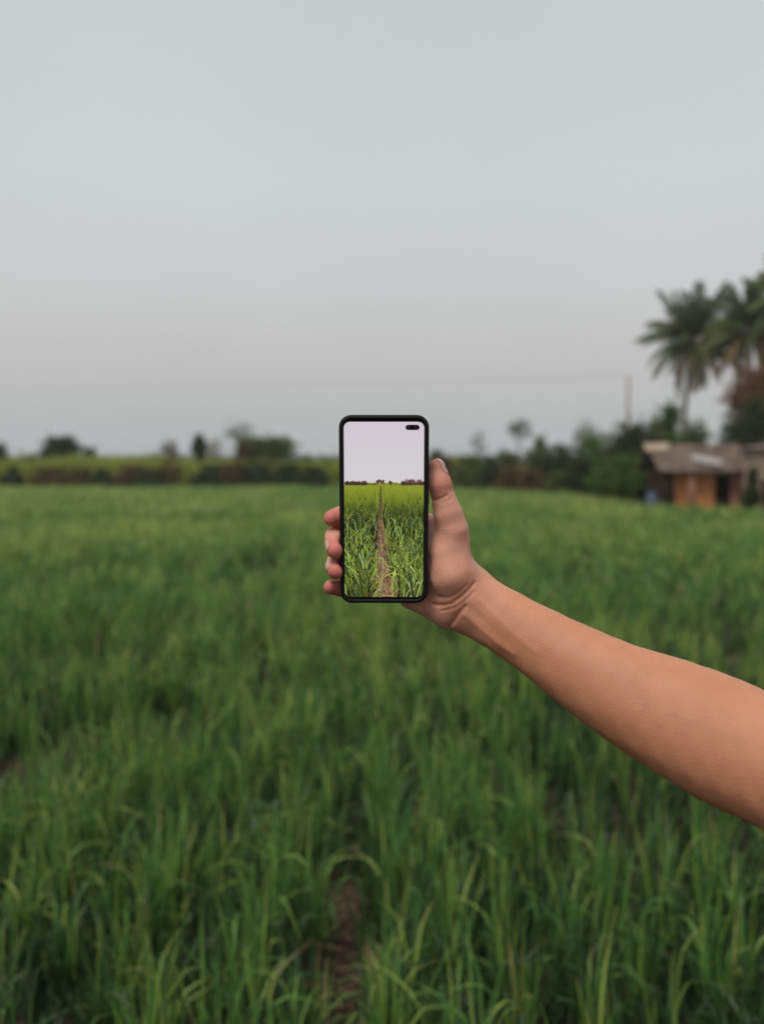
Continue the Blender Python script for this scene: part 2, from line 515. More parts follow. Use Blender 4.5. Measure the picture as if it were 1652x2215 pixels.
plant('bush', 'yellow-green bush left of the brown bush under the leafless tree', 'bush', 336, 52, 981, 46, 'yellow', 1000, .1)
plant('bush', 'dark green bush low in the hedge below the leafless tree', 'bush', 335, 46.6, 1020, 72, 'dark', 1000, .05)
plant('slim_tree', 'slim dark tree with thin twigs around a narrow crown', 'tree', 432, 53, 940, 30, 'dark', 1300, .42, trunk=.06, twigs=4, sparse=.8)
plant('bare_tree', 'pale twiggy tree right of the slim dark tree', 'tree', 464, 57, 942, 56, 'brown', 300, .4, trunk=.04, twigs=6, sparse=.35)
plant('distant_tree', 'tall faint grey-blue tree far behind the squarish dark tree', 'tree', 520, 190, 911, 84, 'dark', 900, .42, trunk=.12, twigs=5, sparse=.45)
plant('square_tree', 'broad squarish dark green tree, biggest crown left of the phone', 'tree', 576, 51, 942, 116, 'olive', 5600, .06, shape='box')
plant('bush', 'brown dark bush on the left side of the squarish tree', 'bush', 530, 49.5, 958, 44, 'brown', 1700, .15)
for lab, px, top, wd, lf in (('dark bush at the hedge foot below the slim dark tree', 455, 1004, 70, 'dark'),
                             ('dark brown bush at the hedge foot, left of the squarish tree', 502, 1000, 70, 'brown'),
                             ('dark bush at the hedge foot below the squarish tree', 555, 1001, 84, 'dark'),
                             ('dark bush at the hedge foot, right of the squarish tree', 622, 1001, 74, 'dark'),
                             ('low dark bush at the hedge foot nearest the left of the phone', 676, 1009, 66, 'dark')):
    plant('bush', lab, 'bush', px, 46.8, top, wd, lf, 1700, .05)
plant('bush', 'small green bush sticking up above the hedge left of the phone', 'bush', 664, 52, 985, 42, 'green', 1100, .1)
plant('bush', 'yellowish bush beside the left edge of the phone', 'bush', 715, 50, 990, 60, 'yellow', 1300, .08)
plant('bush', 'dark bush at field level right behind the phone', 'bush', 800, 48, 985, 110, 'dark', 2000, .05)
plant('bush', 'olive bush hidden mostly behind the phone', 'bush', 880, 49, 985, 100, 'olive', 2000, .05)
# right of the phone
plant('bush', 'dark knob of a bush above the hedge at the right edge of the phone', 'bush', 944, 47, 972, 34, 'dark', 900, .3)
plant('bush', 'brownish bush behind the thumb', 'bush', 965, 45.5, 985, 90, 'brown', 1900, .05)
plant('bush', 'olive brown bush right of the thumb', 'bush', 1020, 45, 982, 90, 'olive', 2000, .05)
plant('shrub', 'yellowish olive shrub at the field edge right of the thumb', 'shrub', 1000, 44, 1008, 96, 'olive', 900, .05)
plant('shrub', 'tiny dark shrub at the field edge beside the thumb', 'shrub', 955, 43.8, 1022, 30, 'dark', 600, .05)
plant('distant_tree', 'very faint slender tree far behind the hedge, right of the phone', 'tree', 1034, 190, 928, 36, 'dark', 400, .3, trunk=.08, twigs=3, sparse=.5)
plant('distant_tree', 'faint grey-blue tree with a dense leaning crown far behind the hedge', 'tree', 1120, 190, 906, 60, 'dark', 900, .55, trunk=.14, twigs=3, sparse=.6, lean=1.2)
plant('slim_tree', 'slim green tree rising from the hedge right of the faint leaning tree', 'tree', 1168, 90, 944, 36, 'green', 900, .2, trunk=.1, twigs=2, sparse=.7)
plant('distant_tree', 'faintest wide twiggy tree far left of the utility pole', 'tree', 1266, 175, 907, 64, 'dark', 700, .35, trunk=.13, twigs=5, sparse=.6)
for lab, px, D, top, wd, lf, nn in (
    ('dark narrow bush at the start of the right hedge', 1058, 42, 988, 50, 'dark', 1500),
    ('olive bush below the faint leaning tree', 1098, 43, 972, 84, 'olive', 2000),
    ('brown bush in the right hedge below the faint leaning tree', 1112, 40, 1004, 80, 'brown', 1500),
    ('olive bush at the foot of the slim green tree', 1160, 42, 968, 80, 'olive', 2000),
    ('dark bush below the slim green tree', 1178, 39, 985, 80, 'dark', 2200),
    ('dark reddish brown shrub at the field edge in the right hedge', 1150, 37, 1013, 76, 'brown', 1200),
    ('dark round bush midway between thumb and hut', 1218, 38, 958, 112, 'dark', 3000),
    ('small yellow-green bush at the field edge midway between thumb and hut', 1208, 34.5, 1022, 60, 'olive', 1200),
    ('green topped bush left of the dark dome tree', 1288, 38, 935, 132, 'green', 4200),
    ('dark bush below the green topped bush', 1262, 34, 985, 90, 'dark', 2300),
    ('broad bright green bush left of the hut', 1346, 28.5, 982, 128, 'green', 4200),
    ('dark bush at the hut corner behind the blue drum', 1398, 28.6, 1003, 60, 'dark', 1500)):
    plant('bush', lab, 'bush', px, D, top, wd, lf, nn, .04)
plant('dome_tree', 'dark dome shaped tree beside the utility pole', 'tree', 1374, 36, 906, 140, 'dark', 4600, .1)
plant('tree', 'upright green tree behind the hut roof', 'tree', 1440, 38, 868, 74, 'green', 3200, .25)
plant('tree', 'loose pale green tree behind the hut roof, right of the palm trunk', 'tree', 1503, 39, 903, 66, 'green', 2000, .2, sparse=.8)
plant('dark_tree', 'large nearly black tree behind the hut at the right edge', 'tree', 1622, 31, 852, 128, 'dark', 5200, .1)
plant('rusty_tree', 'rust brown dry-leaved tree above the black tree at the right edge', 'tree', 1648, 35, 784, 165, 'rust', 6500, .44, trunk=.16)

# tall cane growing behind the hedge
m = 15000
cy_ = rng.uniform(48.5, 53, m); cxx = rng.uniform(-34, 5.5, m)
hh = (1.75 + 0.5 * vnoise(cxx * .35 + 40, cy_ * .4, 12)) * rng.uniform(.75, 1.1, m)
m_cane = leaf_mat('cane_leaf', [(0.19, 0.24, 0.040), (0.34, 0.40, 0.065), (0.42, 0.40, 0.11)], 0.35)
v, f, t = blades(np.stack([cxx, cy_, np.zeros(m)], -1), rng.uniform(0, 6.28, m), hh * 1.08, rng.uniform(.05, .10, m), np.abs(rng.normal(0, .1, m)),
                 np.abs(rng.normal(.3, .4, m)), np.full(m, .7), np.zeros(m), 4, np.clip(rng.normal(.5, .22, m), 0, 1), rng.normal(0, .6, m), np.zeros(m))
tag(np_mesh('tall_cane', v, f, m_cane, attrs={'tone': t}), 'band of tall yellow-green cane behind the far hedge', 'cane', kind='stuff')

# far wood closing the view behind everything
m = 26000
fx_ = rng.uniform(-330, 330, m); fy_ = rng.uniform(280, 330, m)
fh = 3.0 + 2.4 * vnoise(fx_ * .045 + 20, fy_ * 0 + 3, 21) + rng.normal(0, .5, m)
fz = fh * rng.random(m) ** .6
u = rng.normal(size=(m, 3)); u /= np.linalg.norm(u, axis=1, keepdims=True)
q = np.cross(u, rng.normal(size=(m, 3))); q /= np.linalg.norm(q, axis=1, keepdims=True)
p = np.stack([fx_, fy_, fz + .2], -1); sz = .9
V = np.stack([p - u * sz, p + q * sz * .6, p + u * sz, p - q * sz * .6], 1).reshape(-1, 3)
tag(np_mesh('far_wood', V, np.arange(4 * m).reshape(-1, 4), LEAF['dark'], smooth=False, attrs={'tone': np.repeat(rng.random(m), 4)}),
    'low far-off wood on the horizon behind the hedges', 'wood', kind='stuff')

# rough grass on the ground outside the field
m = 42000
vx = rng.uniform(-45, 60, m); vy = rng.uniform(-4, 62, m)
okv = ((vx > field_edge(vy) + .1) | (vy > 45.8)) & (vnoise(vx * .3 + 70, vy * .3 + 8, 31) > .12)
vx, vy = vx[okv], vy[okv]; m = len(vx)
v, f, t = blades(np.stack([vx, vy, np.zeros(m) - .01], -1), rng.uniform(0, 6.28, m), rng.uniform(.12, .42, m), rng.uniform(.03, .09, m), np.abs(rng.normal(.2, .25, m)),
                 np.abs(rng.normal(.5, .4, m)), np.full(m, .7), np.zeros(m), 3, np.clip(rng.normal(.45, .25, m), 0, 1), rng.normal(0, .6, m), np.zeros(m))
m_verge = leaf_mat('verge_leaf', [(0.05, 0.085, 0.025), (0.11, 0.14, 0.04), (0.22, 0.19, 0.08)], 0.3)
tag(np_mesh('rough_grass', v, f, m_verge, attrs={'tone': t}), 'rough grass on the ground round the edge of the field', 'grass', kind='stuff')

# ------------------------------------------------------------------ palms
def palm(label, px, D, crown_py, foot_px, frond_px, n_fronds, seed, dead=4):
    g = random.Random(seed)
    x, H = gx(px, D), gz(crown_py, D)
    fxp = gx(foot_px, D)
    t = thing('palm_tree', label, 'palm tree', (fxp, D, 0))
    top = Vector((x - fxp, 0, H))
    mb = MB()
    pts, rad = [], []
    for k in range(15):
        s = k / 14
        pts.append((top.x * s ** 1.5, 0.15 * math.sin(s * 3), H * s - (0.2 if k == 0 else 0)))
        rad.append((0.20 - 0.09 * s + 0.10 * math.exp(-s * 14)) * (1.05 if k % 2 else 0.95))
    mb.tube(pts, rad, 10)
    mb.build('trunk', m_palm_bark, t, True)
    V, Fq, T = [], [], []
    Ls = frond_px / F * D
    for k in range(n_fronds):
        az = k * 2.399 + g.uniform(-.25, .25)
        s01 = k / (n_fronds - 1)
        isdead = k >= n_fronds - dead
        el = R(88) - s01 * R(146) + g.uniform(-.12, .12)      # young upright fronds to old hanging ones
        L = Ls * g.uniform(.86, 1.1)
        droop = R(12) + R(52) * min(1, s01 * 2) - R(20) * max(0, s01 - .6) + g.uniform(0, .35) if k > 4 else R(7 + 2 * k)
        ns = 26
        pos = Vector(top) + Vector((math.cos(az), math.sin(az), 0)) * .12
        hd = Vector((math.cos(az), math.sin(az), 0)); sd = Vector((-math.sin(az), math.cos(az), 0))
        prev = None
        tone0 = g.uniform(.02, .34) + (.2 * s01 if not isdead else .52)
        ring = []
        for j in range(ns + 1):
            s = j / ns
            e = el - droop * s ** 1.4
            d = hd * math.cos(e) + Vector((0, 0, math.sin(e)))
            ring.append((pos.copy(), d))
            pos = pos + d * (L / ns)
        for j in range(ns):                                    # rachis
            a, d = ring[j]; b, _ = ring[j + 1]
            wd = .035 * (1 - j / ns) + .006
            i = len(V)
            V += [a - sd * wd, a + sd * wd, b + sd * wd * .9, b - sd * wd * .9]
            Fq.append((i, i + 1, i + 2, i + 3)); T += [min(1, tone0 + .25)] * 4
            if j < 3: continue
            s = j / ns
            ll = L * .27 * math.sin(math.pi * min(1, .12 + .85 * s)) ** .6 * g.uniform(.85, 1.1)
            up = sd.cross(d).normalized()
            for sg in (-1, 1):
                for h in (0.0, 0.5):
                    o = a.lerp(b, h)
                    dirn = (sd * sg * .75 + d * .75 + Vector((0, 0, -.35 - .5 * (1 if isdead else .4) - g.uniform(0, .4)))).normalized()
                    e1 = o + dirn * ll * .55
                    e2 = e1 + (dirn + Vector((0, 0, -.8))).normalized() * ll * .45
                    sw = d.normalized() * .03 * (1 if D < 60 else 1.3)
                    i = len(V)
                    V += [o - sw, o + sw, e1 + sw, e1 - sw, e2]
                    Fq.append((i, i + 1, i + 2, i + 3)); Fq.append((i + 3, i + 2, i + 4, i + 4))
                    T += [min(1, max(0, tone0 + g.uniform(-.08, .08)))] * 5
    quads = np.array([q for q in Fq if q[2] != q[3]], int)
    tris = np.array([(q[0], q[1], q[2]) for q in Fq if q[2] == q[3]], int)
    Vn = np.array([tuple(v) for v in V]); Tn = np.array(T)
    allf = np.concatenate([np.stack([quads[:, 0], quads[:, 1], quads[:, 2]], -1), np.stack([quads[:, 0], quads[:, 2], quads[:, 3]], -1), tris])
    np_mesh('crown', Vn, allf, LEAF['palm'], t, False, {'tone': Tn})
    mb = MB()
    for k in range(9):
        a = k * .7
        c = top + Vector((.26 * math.cos(a), .26 * math.sin(a), -.25 - .12 * (k % 3)))
        mb.lathe([(0.01, -.13), (.08, -.10), (.12, 0), (.09, .09), (.01, .13)], 8, c)
    mb.build('coconut_bunch', noise_mat('coconut', (.10, .075, .03), (.20, .15, .05), 5), t, True)
    return t
palm('coconut palm with a full round crown above the hut, leftmost palm', 1492, 50, 738, 1470, 124, 54, 3, 12)
palm('coconut palm right of the full round one, with yellowing lower fronds', 1612, 46, 716, 1624, 118, 44, 8, 12)
palm('tallest coconut palm cut off by the right edge of the photo', 1698, 42, 655, 1706, 118, 34, 15, 7)

# ------------------------------------------------------------------ hut, outbuilding, drum, pole
m_mud = noise_mat('orange_mud', (0.44, 0.17, 0.06), (0.56, 0.26, 0.11), 3, 0.95, .5, 25, .1)
m_pink = noise_mat('pink_plaster', (0.34, 0.17, 0.12), (0.46, 0.26, 0.19), 3, 0.95, .5, 25, .1)
m_tile = noise_mat('grey_tile', (0.115, 0.085, 0.068), (0.24, 0.185, 0.15), 3, 0.9, .5, 30, .2)
m_pale = noise_mat('pale_plaster', (0.26, 0.19, 0.15), (0.38, 0.29, 0.24), 3, 0.95, .5, 25, .1)
m_shaded_mud = noise_mat('shaded_mud', (0.035, 0.022, 0.018), (0.075, 0.045, 0.035), 3, 0.95, .5, 25, .1)  # mud darkened so verandah and interior shade is in its colour
m_tin = noise_mat('pale_tin', (0.22, 0.195, 0.18), (0.33, 0.30, 0.28), 2, 0.5, .2, 14, .5)
m_wood = noise_mat('old_wood', (0.16, 0.11, 0.08), (0.34, 0.25, 0.19), 6, 0.9, .5, 30, .2, stretch=(1, 1, .2))
m_plank = noise_mat('pale_plank', (0.27, 0.21, 0.155), (0.38, 0.30, 0.23), 6, 0.9, .4, 30, .2)
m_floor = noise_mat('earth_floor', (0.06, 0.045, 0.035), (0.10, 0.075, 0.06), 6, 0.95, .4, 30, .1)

A = Vector((gx(1437, 24.2), 24.2, 0)); B = Vector((gx(1606, 24.0), 24.0, 0))
ang = math.atan2(B.y - A.y, B.x - A.x)
LEN = (B - A).length
hut = thing('hut', 'low orange mud-walled hut with a grey tiled roof and dark doorway', 'hut', A, ang)
EAVE, RIDGE, DEP = 1.45, 2.22, 2.3
u1, u2, u3 = LEN * .15, LEN * .64, LEN * .85
mb = MB(); mb.box(u1, u2, 0, .18, 0, EAVE + .08); mb.build('front_wall', m_mud, hut)
mb = MB(); mb.box(u3, LEN, 0, .18, 0, EAVE + .08); mb.build('side_wall', m_pink, hut)
mb = MB(); mb.box(u2, u3, .02, .16, EAVE - .12, EAVE + .06); mb.build('door_lintel', m_wood, hut)
mb = MB(); mb.box(0, LEN, DEP - .18, DEP, 0, EAVE + .08); mb.build('back_wall', m_shaded_mud, hut)
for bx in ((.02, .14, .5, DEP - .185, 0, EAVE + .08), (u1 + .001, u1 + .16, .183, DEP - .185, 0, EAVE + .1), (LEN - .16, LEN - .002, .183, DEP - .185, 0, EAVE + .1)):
    mb = MB(); mb.box(*bx); mb.build('cross_wall', m_shaded_mud, hut)
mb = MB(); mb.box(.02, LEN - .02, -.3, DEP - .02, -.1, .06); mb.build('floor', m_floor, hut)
for k, uu in enumerate((.05, -.12, u1 + .30, u1 + .42)):
    mb = MB(); mb.tube([(uu, -.26, 0), (uu + .015, -.27, .8), (uu, -.26, EAVE - .02)], [.05, .045, .045], 8); mb.build('post', m_shaded_mud if k < 2 else m_pink, hut, True)
# roof: two slopes of tile courses
mb = MB()
ncol, nrow = 64, 9
for side in (0, 1):
    for r_ in range(nrow):
        s0, s1 = r_ / nrow, (r_ + 1) / nrow
        vs, fs = [], []
        for j, s in enumerate((s0 - .01, s1 + .02)):
            for c in range(ncol + 1):
                uu = -.28 + (LEN + .5) * c / ncol
                sag = -.035 * math.sin(math.pi * c / ncol) * s
                y = (-.45 + (DEP / 2 + .45) * s) if side == 0 else (DEP + .45 - (DEP / 2 + .45) * s)
                z = EAVE - .04 + (RIDGE - EAVE + .04) * s + sag + .022 * abs(math.sin(c * math.pi / 2)) + (.045 if j == 0 else 0.0) + .012 * math.sin(c * 1.9 + r_ * 2.3)
                vs.append((uu, y, z))
        for c in range(ncol):
            q = (c, c + 1, ncol + 2 + c, ncol + 1 + c)
            fs.append(q if side == 0 else q[::-1])
        mb.add(vs, fs)
roof = mb.build('roof', m_tile, hut, False)
so = roof.modifiers.new('thick', 'SOLIDIFY'); so.thickness = .03
mb = MB(); mb.tube([(-.3, DEP / 2, RIDGE + .02), (LEN * .5, DEP / 2, RIDGE - .02), (LEN + .24, DEP / 2, RIDGE + .02)], [.09, .09, .09], 8); mb.build('ridge_tile', m_tile, roof, True)
mb = MB()
vs = []
for (uu, s) in ((LEN * .34, .30), (LEN * .68, .10), (LEN * .74, .34), (LEN * .40, .58)):
    vs.append((uu, -.45 + (DEP / 2 + .45) * s, EAVE + .06 + (RIDGE - EAVE + .04) * s))
mb.add(vs + [(a, b, c + .02) for a, b, c in vs], [(3, 2, 1, 0), (4, 5, 6, 7), (0, 1, 5, 4), (1, 2, 6, 5), (2, 3, 7, 6), (3, 0, 4, 7)])
mb.build('tin_patch', m_tin, roof)
mb = MB()
vs = [(-.40, DEP / 2 - .36, RIDGE - .14), (-.40, DEP / 2 + .02, RIDGE + .10), (.42, DEP / 2 - .02, RIDGE + .11), (.30, DEP / 2 - .36, RIDGE - .12)]
mb.add(vs + [(a, b, c + .03) for a, b, c in vs], [(3, 2, 1, 0), (4, 5, 6, 7), (0, 1, 5, 4), (1, 2, 6, 5), (2, 3, 7, 6), (3, 0, 4, 7)])
mb.build('gable_board', m_plank, roof)

A2 = Vector((gx(1606, 23.2), 23.2, 0)); B2 = Vector((gx(1690, 22.2), 22.2, 0))
shed = thing('outbuilding', 'pinkish brown plastered outbuilding joined to the right of the orange hut', 'outbuilding', A2, math.atan2(B2.y - A2.y, B2.x - A2.x))
L2 = (B2 - A2).length
mb = MB()
for bx in ((0, .55, 0, .16, 0, 2.08), (.551, .949, 0.002, .158, 1.2, 2.078), (.95, L2, 0, .16, 0, 2.08)): mb.box(*bx)
mb.build('front_wall', m_pale, shed)
for bx in ((0.002, .16, .163, 2.2, 0, 2.06), (L2 - .16, L2 - .002, .163, 2.2, 0, 2.06), (.163, L2 - .163, 2.04, 2.2, 0, 2.06)):
    mb = MB(); mb.box(*bx); mb.build('cross_wall', m_mud, shed)
mb = MB()
vs = [(-.15, -.2, 2.10), (L2 + .2, -.2, 2.10), (L2 + .2, 2.4, 2.30), (-.15, 2.4, 2.30)]
mb.add(vs + [(a, b, c + .05) for a, b, c in vs], [(3, 2, 1, 0), (4, 5, 6, 7), (0, 1, 5, 4), (1, 2, 6, 5), (2, 3, 7, 6), (3, 0, 4, 7)])
mb.build('roof', m_tile, shed)
plant('shrub', 'upright dark green shrub in front of the pinkish outbuilding', 'shrub', 1626, 21.7, 1010, 40, 'dark', 1500, .05)

drum = thing('drum', 'blue plastic drum standing by the left end of the orange hut', 'drum', (gx(1409, 24.0), 24.0, 0))
m_blue, nt, pb = new_mat('blue_plastic'); pb.inputs['Base Color'].default_value = (.05, .08, .13, 1); pb.inputs['Roughness'].default_value = .45
mb = MB()
mb.lathe([(.15, 0), (.165, .02), (.165, .2), (.175, .22), (.175, .25), (.165, .27), (.165, .46), (.175, .48), (.175, .51), (.165, .53), (.165, .66), (.14, .72)], 20)
mb.build('barrel', m_blue, drum, True)
mb = MB(); mb.lathe([(.148, .70), (.152, .71), (.152, .75), (.12, .76)], 20); mb.build('lid', m_blue, drum, True)

PD = 44.0
m_conc = noise_mat('concrete', (0.24, 0.19, 0.165), (0.34, 0.28, 0.25), 4, .9, .3, 30, .1)
pole = thing('utility_pole', 'slender weathered utility pole rising above the hedge beside the dome tree', 'utility pole', (gx(1354, PD), PD, 0))
ph_ = gz(818, PD)
mb = MB(); mb.tube([(0, 0, -.2), (0, 0, ph_ * .5), (0, 0, ph_)], [.125, .105, .085], 10); mb.build('post', m_conc, pole, True)
mb = MB(); mb.lathe([(.03, 0), (.05, .02), (.035, .06), (.05, .09), (.02, .15)], 10, (0, 0, ph_)); mb.build('insulator', m_tin, pole, True)
m_wire, nt, pb = new_mat('wire'); pb.inputs['Base Color'].default_value = (.10, .10, .10, 1); pb.inputs['Roughness'].default_value = .6
mb = MB()
e0 = Vector((pole.location.x, PD, ph_ + .10)); e1 = Vector((-36, 41, gz(842, 41)))
pts = [e0.lerp(e1, k / 24) + Vector((0, 0, -1.2 * (k / 24) * (1 - k / 24))) for k in range(25)]
mb.tube(pts, [.009] * 25, 5)
tag(mb.build('power_cable', m_wire, None, True), 'thin cable stretching left across the sky from the utility pole', 'cable')

# ------------------------------------------------------------------ phone (built in camera metres, then stood in the world)
PH_C = np.array([(830.2 - CX) / F * .670, (CY - 1103.3) / F * .670, -.670])
TILT = R(8.0)
PX, PY, PZ = np.array([1., 0, 0]), np.array([0, math.cos(TILT), math.sin(TILT)]), np.array([0, -math.sin(TILT), math.cos(TILT)])
PW, PHH, PT_ = .0770, .1645, .0110
RW = Matrix(((CR[0], CU[0], CB[0]), (CR[1], CU[1], CB[1]), (CR[2], CU[2], CB[2])))
phone = bpy.data.objects.new('smartphone', None)
link(phone)
Mloc = Matrix(((PX[0], PY[0], PZ[0]), (PX[1], PY[1], PZ[1]), (PX[2], PY[2], PZ[2])))
Mw = (RW @ Mloc).to_4x4()
Mw.translation = Vector(cam2world(PH_C))
phone.matrix_world = Mw
phone.empty_display_size = .02
tag(phone, 'black-cased smartphone held upright in the hand, its screen showing the green field', 'smartphone')

def rrect(wd, ht, r, n=10):
    o = []
    for cx_, cy2, a0 in ((wd / 2 - r, ht / 2 - r, 0), (-wd / 2 + r, ht / 2 - r, 90), (-wd / 2 + r, -ht / 2 + r, 180), (wd / 2 - r, -ht / 2 + r, 270)):
        for k in range(n + 1):
            a = R(a0 + 90 * k / n)
            o.append((cx_ + r * math.cos(a), cy2 + r * math.sin(a)))
    return o
def loft(loops):
    vs, fs = [], []
    n = len(loops[0])
    for l in loops: vs += l
    for i in range(len(loops) - 1):
        for k in range(n):
            k2 = (k + 1) % n
            fs.append((i * n + k, i * n + k2, (i + 1) * n + k2, (i + 1) * n + k))
    return vs, fs, n
hz = PT_ / 2
lev = [(-.0035, -hz), (-.0012, -hz + .0006), (0, -hz + .0025), (.0001, 0), (0, hz - .0022), (-.0006, hz - .0008), (-.0014, hz - .0002), (-.0022, hz), (-.0030, hz - .0002), (-.0036, hz - .0010), (-.0038, hz - .0018)]
loops = [[(x, y, z) for x, y in rrect(PW + 2 * i, PHH + 2 * i, .0105 + i)] for i, z in lev]
vs, fs, n = loft(loops)
fs.append(tuple(range(n - 1, -1, -1)))
m_case, nt, pb = new_mat('black_case')
pb.inputs['Base Color'].default_value = (.007, .0073, .0077, 1); pb.inputs['Roughness'].default_value = .6; pb.inputs['Specular IOR Level'].default_value = .18
nz = nt.nodes.new('ShaderNodeTexNoise'); nz.inputs['Scale'].default_value = 900
bp = nt.nodes.new('ShaderNodeBump'); bp.inputs['Strength'].default_value = .15; bp.inputs['Distance'].default_value = .0003
nt.links.new(nz.outputs['Fac'], bp.inputs['Height']); nt.links.new(bp.outputs[0], pb.inputs['Normal'])
mb = MB(); mb.add(vs, fs); case = mb.build('case', m_case, phone, True)
m_glass, nt, pb = new_mat('black_glass')
pb.inputs['Base Color'].default_value = (.006, .006, .007, 1); pb.inputs['Roughness'].default_value = .12; pb.inputs['Specular IOR Level'].default_value = .4
lp = [[(x, y, z) for x, y in rrect(PW - 2 * i, PHH - 2 * i, .0105 - i)] for i, z in ((.0037, hz - .0030), (.0037, hz - .0014), (.0041, hz - .0011))]
vs, fs, n = loft(lp); fs.append(tuple(range(2 * n, 3 * n)))
mb = MB(); mb.add(vs, fs); mb.build('front_glass', m_glass, phone, False)
mb = MB()
for zc, ln in ((.030, .022), (.010, .010)):
    l2 = [[(PW / 2 - .0002 + dx, zc + y, z) for y, z in rrect(ln - ins, .0034 - ins, .0014)] for dx, ins in ((0, 0), (.0005, 0), (.0008, .0006))]
    vs, fs, n = loft(l2); fs.append(tuple(range(2 * n, 3 * n))); mb.add(vs, fs)
mb.build('side_button', m_case, case, False)

# --- what the screen shows: a view down the furrow, painted blade by blade into vertex colours
SW, SH = .0686, .1530
NX, NY = 221, 491
def paint():
    g = random.Random(5)
    r2 = np.random.default_rng(5)
    x0, x1, y0, y1 = 243, 958, 152, 1708
    W_, H_ = NX, NY
    kx, ky = (W_ - 1) / (x1 - x0), (H_ - 1) / (y1 - y0)
    im = np.zeros((H_, W_, 3))
    yy = np.linspace(y0, y1, H_)[:, None]; xx = np.linspace(x0, x1, W_)[None]
    tt = np.clip((yy - y0) / 550, 0, 1)[..., None]
    im[:] = np.array([207, 199, 208]) * (1 - tt) + np.array([211, 207, 212]) * tt
    fld = np.clip((yy - 740) / 330, 0, 1)[..., None]
    fcol = np.array([136, 148, 46]) * (1 - fld) + np.array([62, 82, 28]) * fld
    deep = np.clip((yy - 850) / 260, 0, 1)[..., None]
    fcol = fcol * (1 - deep) + np.array([18, 22, 16]) * deep
    im = np.where((yy > 703)[..., None], fcol + r2.normal(0, 7, (H_, W_, 1)) * np.ones(3), im)
    def stamp(x, y, rx, c, al=1.0, ry=None):
        px, py = (x - x0) * kx, (y - y0) * ky
        ax, ay = max(rx * kx, .5), max((ry or rx) * ky, .5)
        i0, i1 = max(0, int(py - ay - 1)), min(H_, int(py + ay + 2)); j0, j1 = max(0, int(px - ax - 1)), min(W_, int(px + ax + 2))
        if i0 >= i1 or j0 >= j1: return
        Yg, Xg = np.mgrid[i0:i1, j0:j1]
        d = np.sqrt(((Xg - px) / ax) ** 2 + ((Yg - py) / ay) ** 2)
        a = np.clip((1.15 - d) * 2.2, 0, 1)[..., None] * al
        im[i0:i1, j0:j1] = im[i0:i1, j0:j1] * (1 - a) + np.array(c) * a
    # tree line
    for k in range(170):
        x = g.uniform(243, 958)
        if x < 450: h, c = g.uniform(12, 40), (74 + g.uniform(-14, 14), 54, 40)
        elif x < 760: h, c = g.uniform(6, 26), g.choice([(140, 130, 30), (120, 112, 34), (96, 70, 44), (152, 146, 44)])
        else: h, c = g.uniform(20, 52), (66 + g.uniform(-10, 14), 46, 40)
        stamp(x, 704 - h * .5, g.uniform(8, 18), c, .9, h * .5)
    for k in range(26):
        stamp(g.uniform(532, 600), g.uniform(658, 684), 9, (80 + g.uniform(-8, 8), 66, 40), .8)
    for k in range(10): stamp(g.uniform(650, 672), g.uniform(668, 690), 9, (82, 66, 44), .9)
    for k in range(60):
        xa = g.uniform(785, 940); ya = g.uniform(640, 670); 
        for s in range(7): stamp(xa + g.uniform(-3, 3) + s * g.uniform(-1.5, 1.5), ya + s * 5, 2.2, (140, 104, 112), .5)
    def furrow(y):
        s = max(0, (y - 712) / 990)
        c = 571 - 8 * math.sin(s * 3) + 46 * s ** 1.6
        return c, 3 + 88 * s ** 1.2
    for y in np.arange(716, 1712, 3.0):
        c, hw = furrow(y)
        s = (y - 712) / 990
        col = np.array([70, 62, 34]) * (1 - min(1, s * 3)) + np.array([128, 92, 78]) * min(1, s * 3)
        for q in range(int(3 + 9 * s)):
            stamp(c + g.uniform(-1, 1) * hw * .8, y + g.uniform(-3, 3), 4 + 13 * s, col * g.uniform(.6, 1.22), .75, 3 + 7 * s)
    pal = [(124, 146, 50), (150, 170, 72), (86, 112, 40), (160, 178, 100), (70, 96, 36), (178, 192, 128), (122, 146, 58), (150, 156, 60)]
    jobs = []
    for k in range(1350):
        t = g.random() ** .72
        yb = 716 + 1120 * t
        x = g.uniform(215, 985)
        jobs.append((yb, x))
    jobs.sort()
    for yb, x in jobs:
        s = (yb - 706) / 1000
        c, hw = furrow(min(yb, 1708))
        if abs(x - c) < hw * .95 + 2 and g.random() < (.96 if s > .42 else .50): continue
        L = (46 + 320 * s) * g.uniform(.5, 1.1)
        wd = 1.9 + 11.0 * s * g.uniform(.6, 1.15)
        col = np.array(g.choice(pal)) * g.choice([g.uniform(.22, .55), g.uniform(.40, .8), g.uniform(.9, 1.3), g.uniform(.9, 1.25)])
        if s < .3: col = col * (.45 + 1.8 * s) + np.array([128, 148, 48]) * (.55 - 1.8 * s)
        lean = g.uniform(-.28, .28); bend = g.uniform(-1.1, 1.1) * (1.0 if g.random() < .6 else 2.3)
        n_ = int(7 + 26 * min(1, s) ** .8)
        px, py, th = x, yb, lean
        for q in range(n_):
            f_ = q / n_
            ta = max(.35, 1 - f_ * .75)
            stamp(px, py, wd * ta, col * (.62 + .5 * f_), .92)
            th += bend * (2.4 * f_) / n_
            px += math.sin(th) * L / n_; py -= math.cos(th) * L / n_
